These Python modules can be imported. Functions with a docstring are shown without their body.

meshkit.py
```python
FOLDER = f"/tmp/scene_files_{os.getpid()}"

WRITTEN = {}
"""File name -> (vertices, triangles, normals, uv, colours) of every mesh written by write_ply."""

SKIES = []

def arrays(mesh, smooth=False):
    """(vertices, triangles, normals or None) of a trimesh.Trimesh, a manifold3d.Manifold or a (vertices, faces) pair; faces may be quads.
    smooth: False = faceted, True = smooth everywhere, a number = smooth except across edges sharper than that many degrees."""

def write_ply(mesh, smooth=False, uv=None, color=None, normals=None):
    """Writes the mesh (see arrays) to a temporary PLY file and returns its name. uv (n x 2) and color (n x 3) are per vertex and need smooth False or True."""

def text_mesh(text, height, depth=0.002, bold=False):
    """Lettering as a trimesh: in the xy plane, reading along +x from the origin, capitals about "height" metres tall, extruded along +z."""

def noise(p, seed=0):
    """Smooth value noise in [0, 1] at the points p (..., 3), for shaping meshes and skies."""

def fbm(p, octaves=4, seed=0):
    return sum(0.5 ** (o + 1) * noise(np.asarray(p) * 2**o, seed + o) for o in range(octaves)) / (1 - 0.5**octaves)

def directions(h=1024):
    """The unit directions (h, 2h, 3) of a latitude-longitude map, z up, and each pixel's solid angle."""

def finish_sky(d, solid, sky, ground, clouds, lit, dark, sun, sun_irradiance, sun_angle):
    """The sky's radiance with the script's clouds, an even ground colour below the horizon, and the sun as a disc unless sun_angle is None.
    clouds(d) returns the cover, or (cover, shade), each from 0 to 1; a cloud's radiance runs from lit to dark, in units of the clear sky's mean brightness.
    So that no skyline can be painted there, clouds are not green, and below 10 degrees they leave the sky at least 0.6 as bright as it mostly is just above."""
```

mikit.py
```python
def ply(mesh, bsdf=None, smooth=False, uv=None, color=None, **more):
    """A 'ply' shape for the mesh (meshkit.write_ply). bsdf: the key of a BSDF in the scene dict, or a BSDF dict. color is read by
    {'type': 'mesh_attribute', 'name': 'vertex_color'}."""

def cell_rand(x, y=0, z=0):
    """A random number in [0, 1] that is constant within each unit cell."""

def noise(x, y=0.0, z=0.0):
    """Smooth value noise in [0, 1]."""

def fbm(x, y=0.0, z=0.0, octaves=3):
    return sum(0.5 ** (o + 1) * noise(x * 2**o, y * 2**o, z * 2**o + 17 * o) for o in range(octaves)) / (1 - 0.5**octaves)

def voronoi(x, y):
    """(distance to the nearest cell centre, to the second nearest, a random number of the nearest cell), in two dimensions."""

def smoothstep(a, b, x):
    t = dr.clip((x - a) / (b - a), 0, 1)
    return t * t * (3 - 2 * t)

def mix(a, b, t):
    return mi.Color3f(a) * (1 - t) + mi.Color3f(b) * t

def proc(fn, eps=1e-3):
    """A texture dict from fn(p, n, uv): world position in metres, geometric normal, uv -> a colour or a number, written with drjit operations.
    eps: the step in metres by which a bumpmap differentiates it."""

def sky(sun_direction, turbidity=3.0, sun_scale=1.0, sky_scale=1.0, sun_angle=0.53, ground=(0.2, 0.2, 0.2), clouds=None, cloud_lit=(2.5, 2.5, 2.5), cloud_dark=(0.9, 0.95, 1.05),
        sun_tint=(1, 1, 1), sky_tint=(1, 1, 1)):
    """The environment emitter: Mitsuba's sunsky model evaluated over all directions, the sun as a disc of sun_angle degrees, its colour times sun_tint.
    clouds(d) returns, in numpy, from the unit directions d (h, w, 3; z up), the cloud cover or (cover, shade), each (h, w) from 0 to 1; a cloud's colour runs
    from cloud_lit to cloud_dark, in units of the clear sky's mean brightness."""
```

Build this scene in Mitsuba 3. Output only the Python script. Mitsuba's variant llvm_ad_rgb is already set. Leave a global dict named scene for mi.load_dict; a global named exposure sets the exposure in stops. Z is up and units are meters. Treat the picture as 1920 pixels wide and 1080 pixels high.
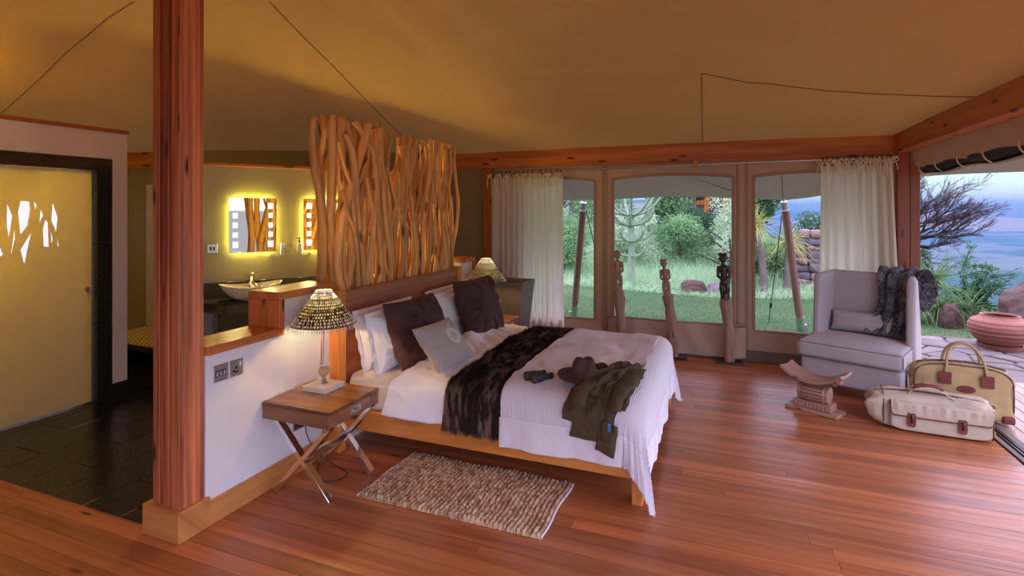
import math, numpy as np, trimesh, manifold3d as m3, mitsuba as mi, drjit as dr, mikit, meshkit
from mikit import proc, noise, fbm, voronoi, cell_rand, smoothstep, mix
from shapely.geometry import Polygon
import shapely.geometry as sg
T = mi.ScalarTransform4f
sbox = lambda a0, a1, b0, b1: sg.box(a0, b0, a1, b1)
scene, labels = {}, {}
rng = np.random.default_rng(11)

# ---------------------------------------------------------------- camera, sky, exposure
exposure = 1.40
YAW = math.radians(21.57)
FWD = np.array([-math.sin(YAW), math.cos(YAW), 0.0])
scene['camera'] = {'type': 'perspective', 'fov': 86.98, 'fov_axis': 'x', 'near_clip': 0.05, 'far_clip': 30000.0,
                   'principal_point_offset_y': 0.1343,
                   'to_world': T().look_at(origin=[0, 0, 1.6], target=[float(FWD[0]), float(FWD[1]), 1.6], up=[0, 0, 1])}


def cloud_cover(d):
    """a broken high overcast, clear and pale towards the horizon"""
    q = d / np.maximum(d[..., 2:3], 0.05)
    c = meshkit.fbm(np.stack([q[..., 0] * 0.35, q[..., 1] * 0.9, 0 * q[..., 0] + 3], -1), 5)
    up = np.clip((d[..., 2] - 0.06) / 0.44, 0, 1)
    up = up * up * (3 - 2 * up)
    streak = np.clip((c - 0.40) * 3.0, 0, 1)
    return 0.06 * streak * (1 - up) + up * np.clip(0.85 + (c - 0.5) * 0.6, 0, 1), np.clip((c - 0.5) * 0.8 + 0.2, 0, 1)


# an even overcast, some four times as bright overhead as along the horizon, thinning to pale clear sky low down
scene['sky'] = mikit.sky([0.55, 0.45, 0.42], turbidity=2.3, sun_scale=0.0, sky_scale=2.15, ground=(0.13, 0.13, 0.10), clouds=cloud_cover,
                         cloud_lit=(14.2, 13.6, 20.0), cloud_dark=(7.9, 8.1, 12.2), sky_tint=(0.80, 0.90, 0.92))
WARM = (1.0, 0.62, 0.20)      # the colour of the filament lamps
OLIVE = (1.0, 0.72, 0.16)     # the yellower mirror and bathroom lamps


# ---------------------------------------------------------------- helpers
def numbered(base):
    if base not in scene and base not in USED:
        USED.add(base)
        return base
    k = 1
    while f'{base}_{k:03d}' in USED or f'{base}_{k:03d}' in scene:
        k += 1
    key = f'{base}_{k:03d}'
    USED.add(key)
    return key


USED = set()


def say(key, label=None, cat=None, group=None, kind=None):
    d = {k: v for k, v in (('label', label), ('category', cat), ('group', group), ('kind', kind)) if v}
    if d:
        labels.setdefault(key, {}).update(d)
    return key


def thing(name, label=None, cat=None, group=None, kind=None):
    return say(numbered(name), label, cat, group, kind)


def obj(name, mesh, bsdf, parent=None, smooth=False, label=None, cat=None, group=None, kind=None, **more):
    key = numbered(parent + '__' + name if parent else name)
    if isinstance(mesh, dict):
        scene[key] = {**mesh, **more}
    else:
        if isinstance(mesh, trimesh.Trimesh) and 'uv' in mesh.metadata:
            more['uv'] = mesh.metadata['uv']
            if smooth not in (True, False):       # a smoothing angle splits vertices: split here and carry the uv along
                from scipy.spatial import cKDTree
                m = trimesh.graph.smooth_shade(tm(mesh.vertices, mesh.faces), angle=math.radians(smooth), facet_minarea=None)
                more['uv'] = mesh.metadata['uv'][cKDTree(np.asarray(mesh.vertices)).query(np.asarray(m.vertices))[1]]
                mesh, smooth = tm(m.vertices, m.faces), True
        if isinstance(mesh, trimesh.Trimesh) and 'col' in mesh.metadata:
            more['color'] = mesh.metadata['col']
        scene[key] = mikit.ply(mesh, 'mat_' + bsdf if 'mat_' + bsdf in scene else bsdf, smooth=smooth, **more)
    return say(key, label, cat, group, kind)


def struct(name, mesh, bsdf, parent=None, smooth=False, **more):
    return obj(name, mesh, bsdf, parent, smooth, kind=None if parent else 'structure', **more)


def ref(name):
    return {'type': 'ref', 'id': name}


def V(*a):
    return np.array(a, float)


def cat(ms):
    ms = [m for m in ms if m is not None]
    vs, fs, at, uvs = [], [], 0, []
    for m in ms:
        vs.append(np.asarray(m.vertices)); fs.append(np.asarray(m.faces) + at); at += len(m.vertices)
        if 'uv' in m.metadata: uvs.append(m.metadata['uv'])
    out = trimesh.Trimesh(np.vstack(vs), np.vstack(fs), process=False)
    if len(uvs) == len(ms): out.metadata['uv'] = np.vstack(uvs)
    return out


def tm(v, f, uv=None):
    f = np.asarray(f)
    if f.shape[1] == 4: f = np.vstack([f[:, [0, 1, 2]], f[:, [0, 2, 3]]])
    m = trimesh.Trimesh(np.asarray(v, float), f, process=False)
    if uv is not None: m.metadata['uv'] = np.asarray(uv, float)
    return m


def move(m, loc=(0, 0, 0), rz=0.0, rx=0.0, ry=0.0, s=1.0):
    """a copy, scaled, turned about x, y, z (degrees) and moved"""
    M = trimesh.transformations.euler_matrix(math.radians(rx), math.radians(ry), math.radians(rz))[:3, :3]
    v = (np.asarray(m.vertices) * s) @ M.T + np.asarray(loc, float)
    out = trimesh.Trimesh(v, np.asarray(m.faces), process=False)
    out.metadata.update(m.metadata)
    return out


def bx(x0, x1, y0, y1, z0, z1, b=0.0):
    """box, with chamfered edges when b > 0"""
    lo, hi = np.minimum([x0, y0, z0], [x1, y1, z1]), np.maximum([x0, y0, z0], [x1, y1, z1])
    b = min(b, 0.45 * (hi - lo).min())
    if b <= 0:
        return tm([[(lo, hi)[i][0], (lo, hi)[j][1], (lo, hi)[k][2]] for i in (0, 1) for j in (0, 1) for k in (0, 1)],
                  [[0, 1, 3, 2], [4, 6, 7, 5], [0, 4, 5, 1], [2, 3, 7, 6], [0, 2, 6, 4], [1, 5, 7, 3]])
    pts = []
    for sx in (0, 1):
        for sy in (0, 1):
            for sz in (0, 1):
                c = np.array([(lo, hi)[sx][0], (lo, hi)[sy][1], (lo, hi)[sz][2]])
                d = np.array([1 - 2 * sx, 1 - 2 * sy, 1 - 2 * sz]) * b
                for a in range(3):
                    e = d.copy(); e[a] = 0
                    pts.append(c + e)
    h = trimesh.convex.convex_hull(np.array(pts))
    return tm(h.vertices, h.faces)


def hull(pts):
    h = trimesh.convex.convex_hull(np.asarray(pts, float))
    return tm(h.vertices, h.faces)


def grain(m, axis=0, seed=None):
    """uv for the wood textures: u along the grain, v across it, shifted for every piece"""
    k = int(rng.integers(0, 60)) if seed is None else seed
    v = np.asarray(m.vertices)
    o = [a for a in range(3) if a != axis]
    m.metadata['uv'] = np.stack([v[:, axis] + 3.7 * k, v[:, o[0]] + 0.83 * v[:, o[1]] + 10.0 * k], 1)
    return m


def tube(points, radii, sides=8, cap=True):
    p = np.asarray(points, float)
    r = np.broadcast_to(np.asarray(radii, float), (len(p),))
    t = np.gradient(p, axis=0); t /= np.linalg.norm(t, axis=1, keepdims=True) + 1e-12
    a = np.zeros_like(p)
    x = np.cross(t[0], [0, 0, 1] if abs(t[0][2]) < 0.9 else [1, 0, 0])
    for i in range(len(p)):
        x = x - t[i] * (x @ t[i]); x /= np.linalg.norm(x) + 1e-12
        a[i] = x
    b = np.cross(t, a)
    ang = np.arange(sides) * 2 * np.pi / sides
    v = (p[:, None] + r[:, None, None] * (np.cos(ang)[None, :, None] * a[:, None] + np.sin(ang)[None, :, None] * b[:, None])).reshape(-1, 3)
    i, j = np.meshgrid(np.arange(len(p) - 1), np.arange(sides), indexing='ij')
    q = np.stack([i * sides + j, i * sides + (j + 1) % sides, (i + 1) * sides + (j + 1) % sides, (i + 1) * sides + j], -1).reshape(-1, 4)
    f = [np.vstack([q[:, [0, 1, 2]], q[:, [0, 2, 3]]])]
    length = np.concatenate([[0], np.cumsum(np.linalg.norm(np.diff(p, axis=0), axis=1))])
    uv = np.stack([np.repeat(length, sides), np.tile(ang, len(p)) * np.repeat(r, sides)], 1)
    if cap:
        n = len(v)
        v = np.vstack([v, p[0], p[-1]]); uv = np.vstack([uv, [0, 0], [length[-1], 0]])
        k = np.arange(sides); L = (len(p) - 1) * sides
        f += [np.stack([(k + 1) % sides, k, k * 0 + n], 1), np.stack([L + k, L + (k + 1) % sides, k * 0 + n + 1], 1)]
    m = tm(v, np.vstack(f), uv)
    return m


def tgrain(m):
    k = int(rng.integers(0, 60))
    m.metadata['uv'] = m.metadata['uv'] + [3.7 * k, 10.0 * k]
    return m


def lathe(prof, n=32, loc=(0, 0, 0)):
    """revolve (r, z) pairs about z; closed at points of radius 0"""
    prof = np.asarray(prof, float)
    ang = np.arange(n) * 2 * np.pi / n
    v = np.stack([prof[:, None, 0] * np.cos(ang), prof[:, None, 0] * np.sin(ang), np.broadcast_to(prof[:, None, 1], (len(prof), n))], -1).reshape(-1, 3)
    i, j = np.meshgrid(np.arange(len(prof) - 1), np.arange(n), indexing='ij')
    q = np.stack([i * n + j, i * n + (j + 1) % n, (i + 1) * n + (j + 1) % n, (i + 1) * n + j], -1).reshape(-1, 4)
    return tm(v + np.asarray(loc, float), q)


def grid(fn, us, vs, thick=0.0, uvscale=1.0):
    """a sheet: fn(U, V) -> (x, y, z); thick > 0 closes it to a slab behind the sheet"""
    U, W = np.meshgrid(us, vs, indexing='ij')
    P = np.stack(np.broadcast_arrays(*fn(U, W)), -1).astype(float)
    return gridpts(P, thick, np.stack([U, W], -1) * uvscale)


def gridpts(P, thick=0.0, UV=None):
    nu, nv = P.shape[:2]
    i, j = np.meshgrid(np.arange(nu - 1), np.arange(nv - 1), indexing='ij')
    a = i * nv + j
    q = np.stack([a, a + nv, a + nv + 1, a + 1], -1).reshape(-1, 4)
    v = P.reshape(-1, 3)
    uv = (UV if UV is not None else np.stack(np.meshgrid(np.linspace(0, 1, nu), np.linspace(0, 1, nv), indexing='ij'), -1)).reshape(-1, 2)
    if thick:
        N = np.cross(np.gradient(P, axis=0), np.gradient(P, axis=1)); N /= np.linalg.norm(N, axis=-1, keepdims=True) + 1e-12
        n = len(v)
        v2 = (P - thick * N).reshape(-1, 3)
        edge = np.concatenate([np.arange(nv - 1), np.arange(nu - 1) * nv + nv - 1, (nu - 1) * nv + np.arange(nv - 1, 0, -1), np.arange(nu - 1, 0, -1) * nv])
        e2 = np.roll(edge, -1)
        side = np.stack([edge, e2, e2 + n, edge + n], -1)
        v, uv, q = np.vstack([v, v2]), np.vstack([uv, uv]), np.vstack([q, q[:, ::-1] + n, side])
    return tm(v, q, uv)


def prism(poly, h0, h1, plane='xy'):
    """extrude a shapely polygon (or points); plane says which axes the points lie in"""
    poly = poly if hasattr(poly, 'geom_type') else Polygon(poly)
    m = trimesh.creation.extrude_polygon(poly, h1 - h0, engine='earcut')
    v = np.asarray(m.vertices).copy(); v[:, 2] += h0
    f = np.asarray(m.faces)
    if plane == 'xz': v, f = v[:, [0, 2, 1]], f[:, ::-1]
    if plane == 'yz': v = v[:, [2, 0, 1]]
    return tm(v, f)


def blades(P, D, L, W, bend, segs=2, seed=0):
    """thin leaves: roots P, unit directions D, lengths L, widths W, sideways droop 'bend' (vector per leaf)"""
    r = np.random.default_rng(seed)
    n = len(P)
    side = np.cross(D, r.normal(size=(n, 3))); side /= np.linalg.norm(side, axis=1, keepdims=True) + 1e-9
    rows, uv = [], []
    for s in range(segs + 1):
        t = s / segs
        c = P + D * (L * t)[:, None] + bend * (t * t)
        w = side * (W * (1 - t) ** 0.7 * 0.5)[:, None] if segs > 1 else side * (W * (1 - t) * 0.5)[:, None]
        if s < segs: rows += [c - w, c + w]
        else: rows += [c]
    v = np.stack(rows, 1); m = v.shape[1]
    fs = []
    for s in range(segs - 1):
        a = 2 * s
        fs += [[a, a + 1, a + 3], [a, a + 3, a + 2]]
    fs += [[m - 3, m - 2, m - 1]]
    f = (np.arange(n)[:, None, None] * m + np.array(fs)[None]).reshape(-1, 3)
    return tm(v.reshape(-1, 3), f)


def leaves(P, N, L, W, seed=0):
    """flat lens-shaped leaves (2 triangles) around the points P, pointing along N"""
    r = np.random.default_rng(seed)
    n = len(P)
    side = np.cross(N, r.normal(size=(n, 3))); side /= np.linalg.norm(side, axis=1, keepdims=True) + 1e-9
    L, W = np.broadcast_to(L, (n,))[:, None], np.broadcast_to(W, (n,))[:, None]
    v = np.stack([P, P + N * L * 0.45 + side * W / 2, P + N * L, P + N * L * 0.45 - side * W / 2], 1)
    f = (np.arange(n)[:, None, None] * 4 + np.array([[0, 1, 2], [0, 2, 3]])[None]).reshape(-1, 3)
    return tm(v.reshape(-1, 3), f)


def unit(v):
    v = np.asarray(v, float)
    return v / (np.linalg.norm(v, axis=-1, keepdims=True) + 1e-12)


def sm(x):
    x = np.clip(x, 0, 1)
    return x * x * (3 - 2 * x)


def curve(pts, n=20):
    """a smooth line through the points"""
    from scipy.interpolate import make_interp_spline
    p = np.asarray(pts, float)
    t = np.concatenate([[0], np.cumsum(np.linalg.norm(np.diff(p, axis=0), axis=1))])
    k = min(3, len(p) - 1)
    return make_interp_spline(t, p, k=k)(np.linspace(0, t[-1], n))


# ---------------------------------------------------------------- materials
def two(d): return {'type': 'twosided', 'bsdf': d}
def rgb(c): return {'type': 'rgb', 'value': [float(x) for x in c]}


def mat(name, color, rough=0.6, metallic=0.0, bump=None, bump_scale=0.003, sheen=0.0, coat=0.0, spec=0.5, eps=1e-3):
    c = proc(color) if callable(color) else (color if isinstance(color, dict) else rgb(color))
    d = {'type': 'principled', 'base_color': c, 'roughness': proc(rough) if callable(rough) else float(rough), 'specular': float(spec)}
    if metallic: d['metallic'] = float(metallic)
    if sheen: d['sheen'] = float(sheen)
    if coat: d.update(clearcoat=float(coat), clearcoat_gloss=0.9)
    if bump is not None: d = {'type': 'bumpmap', 'nested': d, 'arbitrary': proc(bump, eps), 'scale': float(bump_scale)}
    scene['mat_' + name] = two(d)
    return name


def wood(c1, c2, c3, scale=1.0, knots=0.5, tone=0.35, lam=0.0):
    """c1 light, c2 dark grain, c3 knots; tone = how much pieces differ"""
    def fn(p, n, uv):
        u, v = uv.x * scale, uv.y * scale
        k = cell_rand(dr.floor(uv.y / 10 + 0.5))
        wob = 0.03 * noise(u * 1.3, v * 4, 2)
        g = fbm(u * 1.1, (v + wob) * 26, 1, 3)
        fine = noise(u * 7, v * 190, 5)
        t = dr.clip((g - 0.30) * 1.7, 0, 1) * 0.75 + fine * 0.25
        if lam: t = dr.clip(t + (cell_rand(dr.floor(v / lam), 3) - 0.5) * 0.9, 0, 1)
        c = mix(c1, c2, t)
        a, b, w = voronoi(u * 2.2 + 7, v * 9)
        kn = smoothstep(0.16, 0.03, a) * dr.select(w < knots, 1.0, 0.0)
        c = mix(c, c3, kn)
        return c * (1 - tone / 2 + tone * k)
    return fn


mat('floor_wood', wood((0.46, 0.152, 0.055), (0.26, 0.066, 0.023), (0.11, 0.028, 0.014), 1.0, 0.05, 0.46),
    lambda p, n, uv: 0.24 + 0.16 * fbm(uv.x * 2, uv.y * 30, 3, 2), bump=lambda p, n, uv: fbm(uv.x * 1.2, uv.y * 34, 3, 2), bump_scale=0.0016, coat=0.15)
mat('cedar', wood((0.56, 0.170, 0.042), (0.31, 0.066, 0.015), (0.07, 0.012, 0.008), 1.0, 0.55, 0.3), 0.38)
mat('cedar_laminated', wood((0.76, 0.24, 0.095), (0.20, 0.036, 0.015), (0.05, 0.008, 0.006), 1.0, 0.5, 0.2, lam=0.022), 0.42)
mat('cedar_shaded', wood((0.33, 0.075, 0.026), (0.19, 0.036, 0.013), (0.05, 0.01, 0.008), 1.0, 0.4, 0.2), 0.4)  # cedar again, the shade on the corner posts put into its colour
mat('pine', wood((0.56, 0.235, 0.068), (0.40, 0.135, 0.034), (0.10, 0.03, 0.012), 1.0, 0.25, 0.25), 0.4)
mat('bed_wood', wood((0.66, 0.245, 0.050), (0.45, 0.135, 0.026), (0.12, 0.035, 0.015), 0.8, 0.22, 0.2), 0.38)
mat('headboard_wood', wood((0.42, 0.155, 0.075), (0.29, 0.085, 0.040), (0.12, 0.03, 0.02), 0.7, 0.1, 0.15), 0.38)
mat('rosewood', wood((0.30, 0.125, 0.052), (0.070, 0.024, 0.013), (0.03, 0.010, 0.008), 0.8, 0.3, 0.45), 0.30)
mat('grey_plank', wood((0.20, 0.15, 0.11), (0.10, 0.075, 0.06), (0.04, 0.03, 0.03), 1.0, 0.1, 0.3), 0.6)
mat('branch_wood', wood((0.82, 0.42, 0.125), (0.46, 0.19, 0.046), (0.12, 0.045, 0.016), 0.9, 0.5, 0.55), 0.55,
    bump=lambda p, n, uv: fbm(uv.x * 9, uv.y * 50, 1, 2), bump_scale=0.004)
mat('carved_wood', wood((0.40, 0.24, 0.16), (0.22, 0.115, 0.075), (0.06, 0.03, 0.02), 1.5, 0.3, 0.2), 0.7,
    bump=lambda p, n, uv: fbm(p.x * 60, p.y * 60, p.z * 22, 3), bump_scale=0.006)
mat('dark_carved_wood', (0.045, 0.022, 0.016), 0.3)
mat('stool_wood', wood((0.44, 0.25, 0.17), (0.25, 0.12, 0.075), (0.08, 0.04, 0.03), 1.8, 0.15, 0.15), 0.5)
mat('stool_dark', wood((0.20, 0.085, 0.045), (0.10, 0.04, 0.02), (0.05, 0.02, 0.01), 1.8, 0.1, 0.15), 0.5)


def canvas_fn(p, n, uv):
    return mix((0.45, 0.265, 0.083), (0.38, 0.22, 0.068), fbm(p.x * 0.9, p.y * 0.9, p.z, 3))


scene['mat_canvas'] = {'type': 'principledthin', 'base_color': proc(canvas_fn), 'roughness': 0.85, 'spec_trans': 0.0, 'diff_trans': 0.07, 'eta': 1.2}
mat('canvas_wall', (0.50, 0.345, 0.245), 0.85, spec=0.2, bump=lambda p, n, uv: fbm(p.x * 5, p.y * 5, p.z * 4, 2), bump_scale=0.010, eps=0.004)
mat('canvas_olive', (0.30, 0.225, 0.115), 0.85, spec=0.2)
mat('canvas_trim', (0.38, 0.24, 0.155), 0.8, spec=0.2)
mat('seam', (0.10, 0.055, 0.03), 0.8)
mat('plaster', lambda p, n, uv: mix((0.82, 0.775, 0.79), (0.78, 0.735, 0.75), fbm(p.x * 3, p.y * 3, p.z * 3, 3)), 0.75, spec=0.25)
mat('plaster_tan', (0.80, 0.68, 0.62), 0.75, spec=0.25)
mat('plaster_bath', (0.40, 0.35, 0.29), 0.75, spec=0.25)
mat('black_stone', lambda p, n, uv: mix((0.016, 0.015, 0.016), (0.05, 0.047, 0.045), smoothstep(0.62, 0.8, noise(p.x * 160, p.y * 160, p.z * 160))), 0.16)
mat('black_granite', lambda p, n, uv: mix((0.022, 0.021, 0.021), (0.20, 0.18, 0.155), smoothstep(0.66, 0.85, noise(p.x * 210, p.y * 210, p.z * 210))), 0.15)
mat('floor_tile', lambda p, n, uv: mix((0.011, 0.010, 0.010), (0.03, 0.027, 0.026), smoothstep(0.55, 0.85, noise(p.x * 120, p.y * 120, 1))), 0.22, spec=0.45)
mat('grout', (0.11, 0.10, 0.09), 0.8)
mat('chrome', (0.82, 0.82, 0.84), 0.07, 1.0)
mat('steel', (0.60, 0.58, 0.58), 0.28, 1.0)
mat('dark_metal', (0.10, 0.09, 0.09), 0.35, 1.0)
mat('brass', (0.62, 0.44, 0.2), 0.3, 1.0)
mat('galvanised', (0.52, 0.54, 0.57), 0.38, 0.9)
mat('black_plastic', (0.012, 0.012, 0.014), 0.35)
mat('white_ceramic', (0.80, 0.78, 0.72), 0.10, coat=0.6)
mat('cream_lacquer', (0.66, 0.60, 0.52), 0.45)
scene['mirror_glass'] = two({'type': 'conductor', 'material': 'Ag', 'specular_reflectance': rgb((0.93, 0.94, 0.93))})
scene['glass'] = {'type': 'dielectric', 'int_ior': 1.5, 'ext_ior': 1.0}
scene['thin_glass'] = {'type': 'thindielectric', 'int_ior': 1.5, 'ext_ior': 1.0}
mat('net', (0.22, 0.20, 0.18), 0.9)
# ---------------------------------------------------------------- floor
def planks():
    floor = 'floor'
    struct('floor', bx(-8.2, 1.75, -2.6, 6.30, -0.08, -0.018), 'grout')
    W, r = 0.098, np.random.default_rng(5)
    rows = int((6.27 + 1.6) / W)
    for i in range(rows):
        y0 = 6.27 - (i + 1) * W
        x_end, x = 1.745, (-2.60 if y0 > 1.86 else -6.0)
        if y0 > 1.86 - W and y0 <= 1.86: x = -6.0
        x -= 0.0
        cuts, at = [], x + r.uniform(0.8, 3.0)
        while at < x_end - 0.5:
            cuts.append(at); at += r.uniform(1.6, 3.6)
        edges = [x, *cuts, x_end]
        for a, b in zip(edges[:-1], edges[1:]):
            m = bx(a + 0.0008, b - 0.0008, y0 + 0.0009, min(y0 + W, 6.27) - 0.0009, -0.018, r.uniform(-0.0012, 0.0))
            v = np.asarray(m.vertices); k = int(r.integers(0, 60))
            m.metadata['uv'] = np.stack([v[:, 0] + 3.7 * k, v[:, 1] - y0 + 10.0 * k], 1)
            obj('plank', m, 'floor_wood', floor)


planks()
struct('floor_001', bx(-7.6, -2.62, 1.862, 6.1, -0.016, -0.006), 'grout')
for i in range(16):
    for j in range(8):
        x1 = -2.64 - i * 0.305; y0 = 1.866 + j * 0.605 - (0.3 if i % 2 else 0)
        a, b = max(y0, 1.866), min(y0 + 0.60, 6.1)
        if b - a > 0.05 and x1 > -7.4:
            obj('tile', bx(x1 - 0.30, x1, a, b, -0.006, 0.0, 0.0015), 'floor_tile', 'floor_001')

# ---------------------------------------------------------------- tent roof: a hipped canvas over posts and beams
APEX = V(-2.60, 1.75)
EAVE = np.array([[1.60, -1.0], [1.60, 6.33], [-3.55, 6.33], [-7.35, 4.55], [-7.9, 1.0], [-7.35, -1.0]])
Z_EAVE, Z_APEX = 2.335, 3.58


def roof_t(x, y):
    """0 at the apex, 1 at the eaves, softened at the hips"""
    ts = []
    for a, b in zip(EAVE, np.roll(EAVE, -1, axis=0)):
        n = np.array([b[1] - a[1], a[0] - b[0]]); n = n / np.linalg.norm(n)
        d = (a - APEX) @ n
        ts.append(np.maximum(((x - APEX[0]) * n[0] + (y - APEX[1]) * n[1]) / d, 0))
    return np.sum(np.stack(ts) ** 18, axis=0) ** (1 / 18)


def roof_z(x, y):
    t = np.clip(roof_t(x, y), 0, 1)
    fold = meshkit.fbm(np.stack([np.arctan2(y - APEX[1], x - APEX[0]) * 7, t * 1.2, 0 * t], -1), 3, 4) - 0.5
    return Z_EAVE + (Z_APEX - Z_EAVE) * (1 - t) ** 1.08 - 0.05 * np.sin(np.pi * np.clip(t, 0, 1)) + 0.10 * fold * np.sin(np.pi * np.clip(t, 0, 1))


def roof():
    na, nt = 180, 60
    # the eave outline walked round at even steps, corners kept
    pts = []
    for a, b in zip(EAVE, np.roll(EAVE, -1, axis=0)):
        s = np.linspace(0, 1, 30, endpoint=False)[:, None]
        pts.append(a + (b - a) * s)
    ring = np.vstack(pts); ring = np.vstack([ring, ring[:1]])
    t = np.linspace(0.0, 1.0, nt)
    XY = APEX + (ring[:, None] - APEX) * t[None, :, None]
    Z = roof_z(XY[..., 0], XY[..., 1])
    P = np.concatenate([XY, Z[..., None]], -1)
    return gridpts(P)


struct('ceiling', roof(), 'canvas', smooth=True)


def seam(pts, r=0.0026):
    q = np.vstack([np.linspace(a, b, 12, endpoint=False) for a, b in zip(pts[:-1], pts[1:])] + [np.array(pts[-1:])])
    p = np.concatenate([q, (roof_z(q[:, 0], q[:, 1]) - 0.006)[:, None]], 1)
    obj('seam', tube(p, r, 5), 'seam', 'ceiling', smooth=True)


SEAMS = [[(-3.09, 3.01), (-3.22, 3.82), (-3.36, 4.62), (-3.60, 5.80)], [(-3.98, 2.63), (-5.0, 2.76), (-6.50, 3.02)],
         [(-0.18, 4.63), (0.16, 4.81), (0.72, 4.73), (1.18, 4.54), (1.56, 4.37)], [(-0.18, 4.63), (-0.20, 5.24), (-0.23, 6.22)]]
for s in SEAMS: seam(s)

# ---------------------------------------------------------------- beams and posts
def beam(name, x0, x1, y0, y1, z0, z1, axis, m='cedar', parent=None, b=0.004):
    return struct(name, grain(bx(x0, x1, y0, y1, z0, z1, b), axis), m, parent)


beam('trim_1', -3.40, 1.64, 6.25, 6.36, 2.135, 2.345, 0)              # beam over the window wall
beam('trim_2', 1.52, 1.64, -1.05, 6.36, 2.16, 2.345, 1)               # beam over the open side
beam('trim_3', -2.868, -2.745, 6.24, 6.35, 0.0, 2.133, 2)            # post left of the curtain
beam('trim_4', 1.545, 1.635, 6.20, 6.35, 0.0, 2.165, 2, m='cedar_shaded')              # corner post
beam('trim_5', 1.66, 1.74, 6.26, 6.36, -0.1, 2.35, 2, m='cedar_shaded')     # outer door post
def oblique(a, b, z0, z1, w):
    a, b = np.array(a, float), np.array(b, float)
    L = np.linalg.norm(b - a); m = grain(bx(0, L, -w / 2, w / 2, z0, z1, 0.004), 0)
    return move(m, (a[0], a[1], 0), math.degrees(math.atan2(*(b - a)[::-1])))
struct('trim_6', oblique((-3.50, 6.28), (-7.28, 4.52), 2.13, 2.36, 0.1), 'cedar')
struct('trim_7', oblique((-7.28, 4.52), (-7.82, 1.0), 2.13, 2.36, 0.1), 'cedar')

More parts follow.
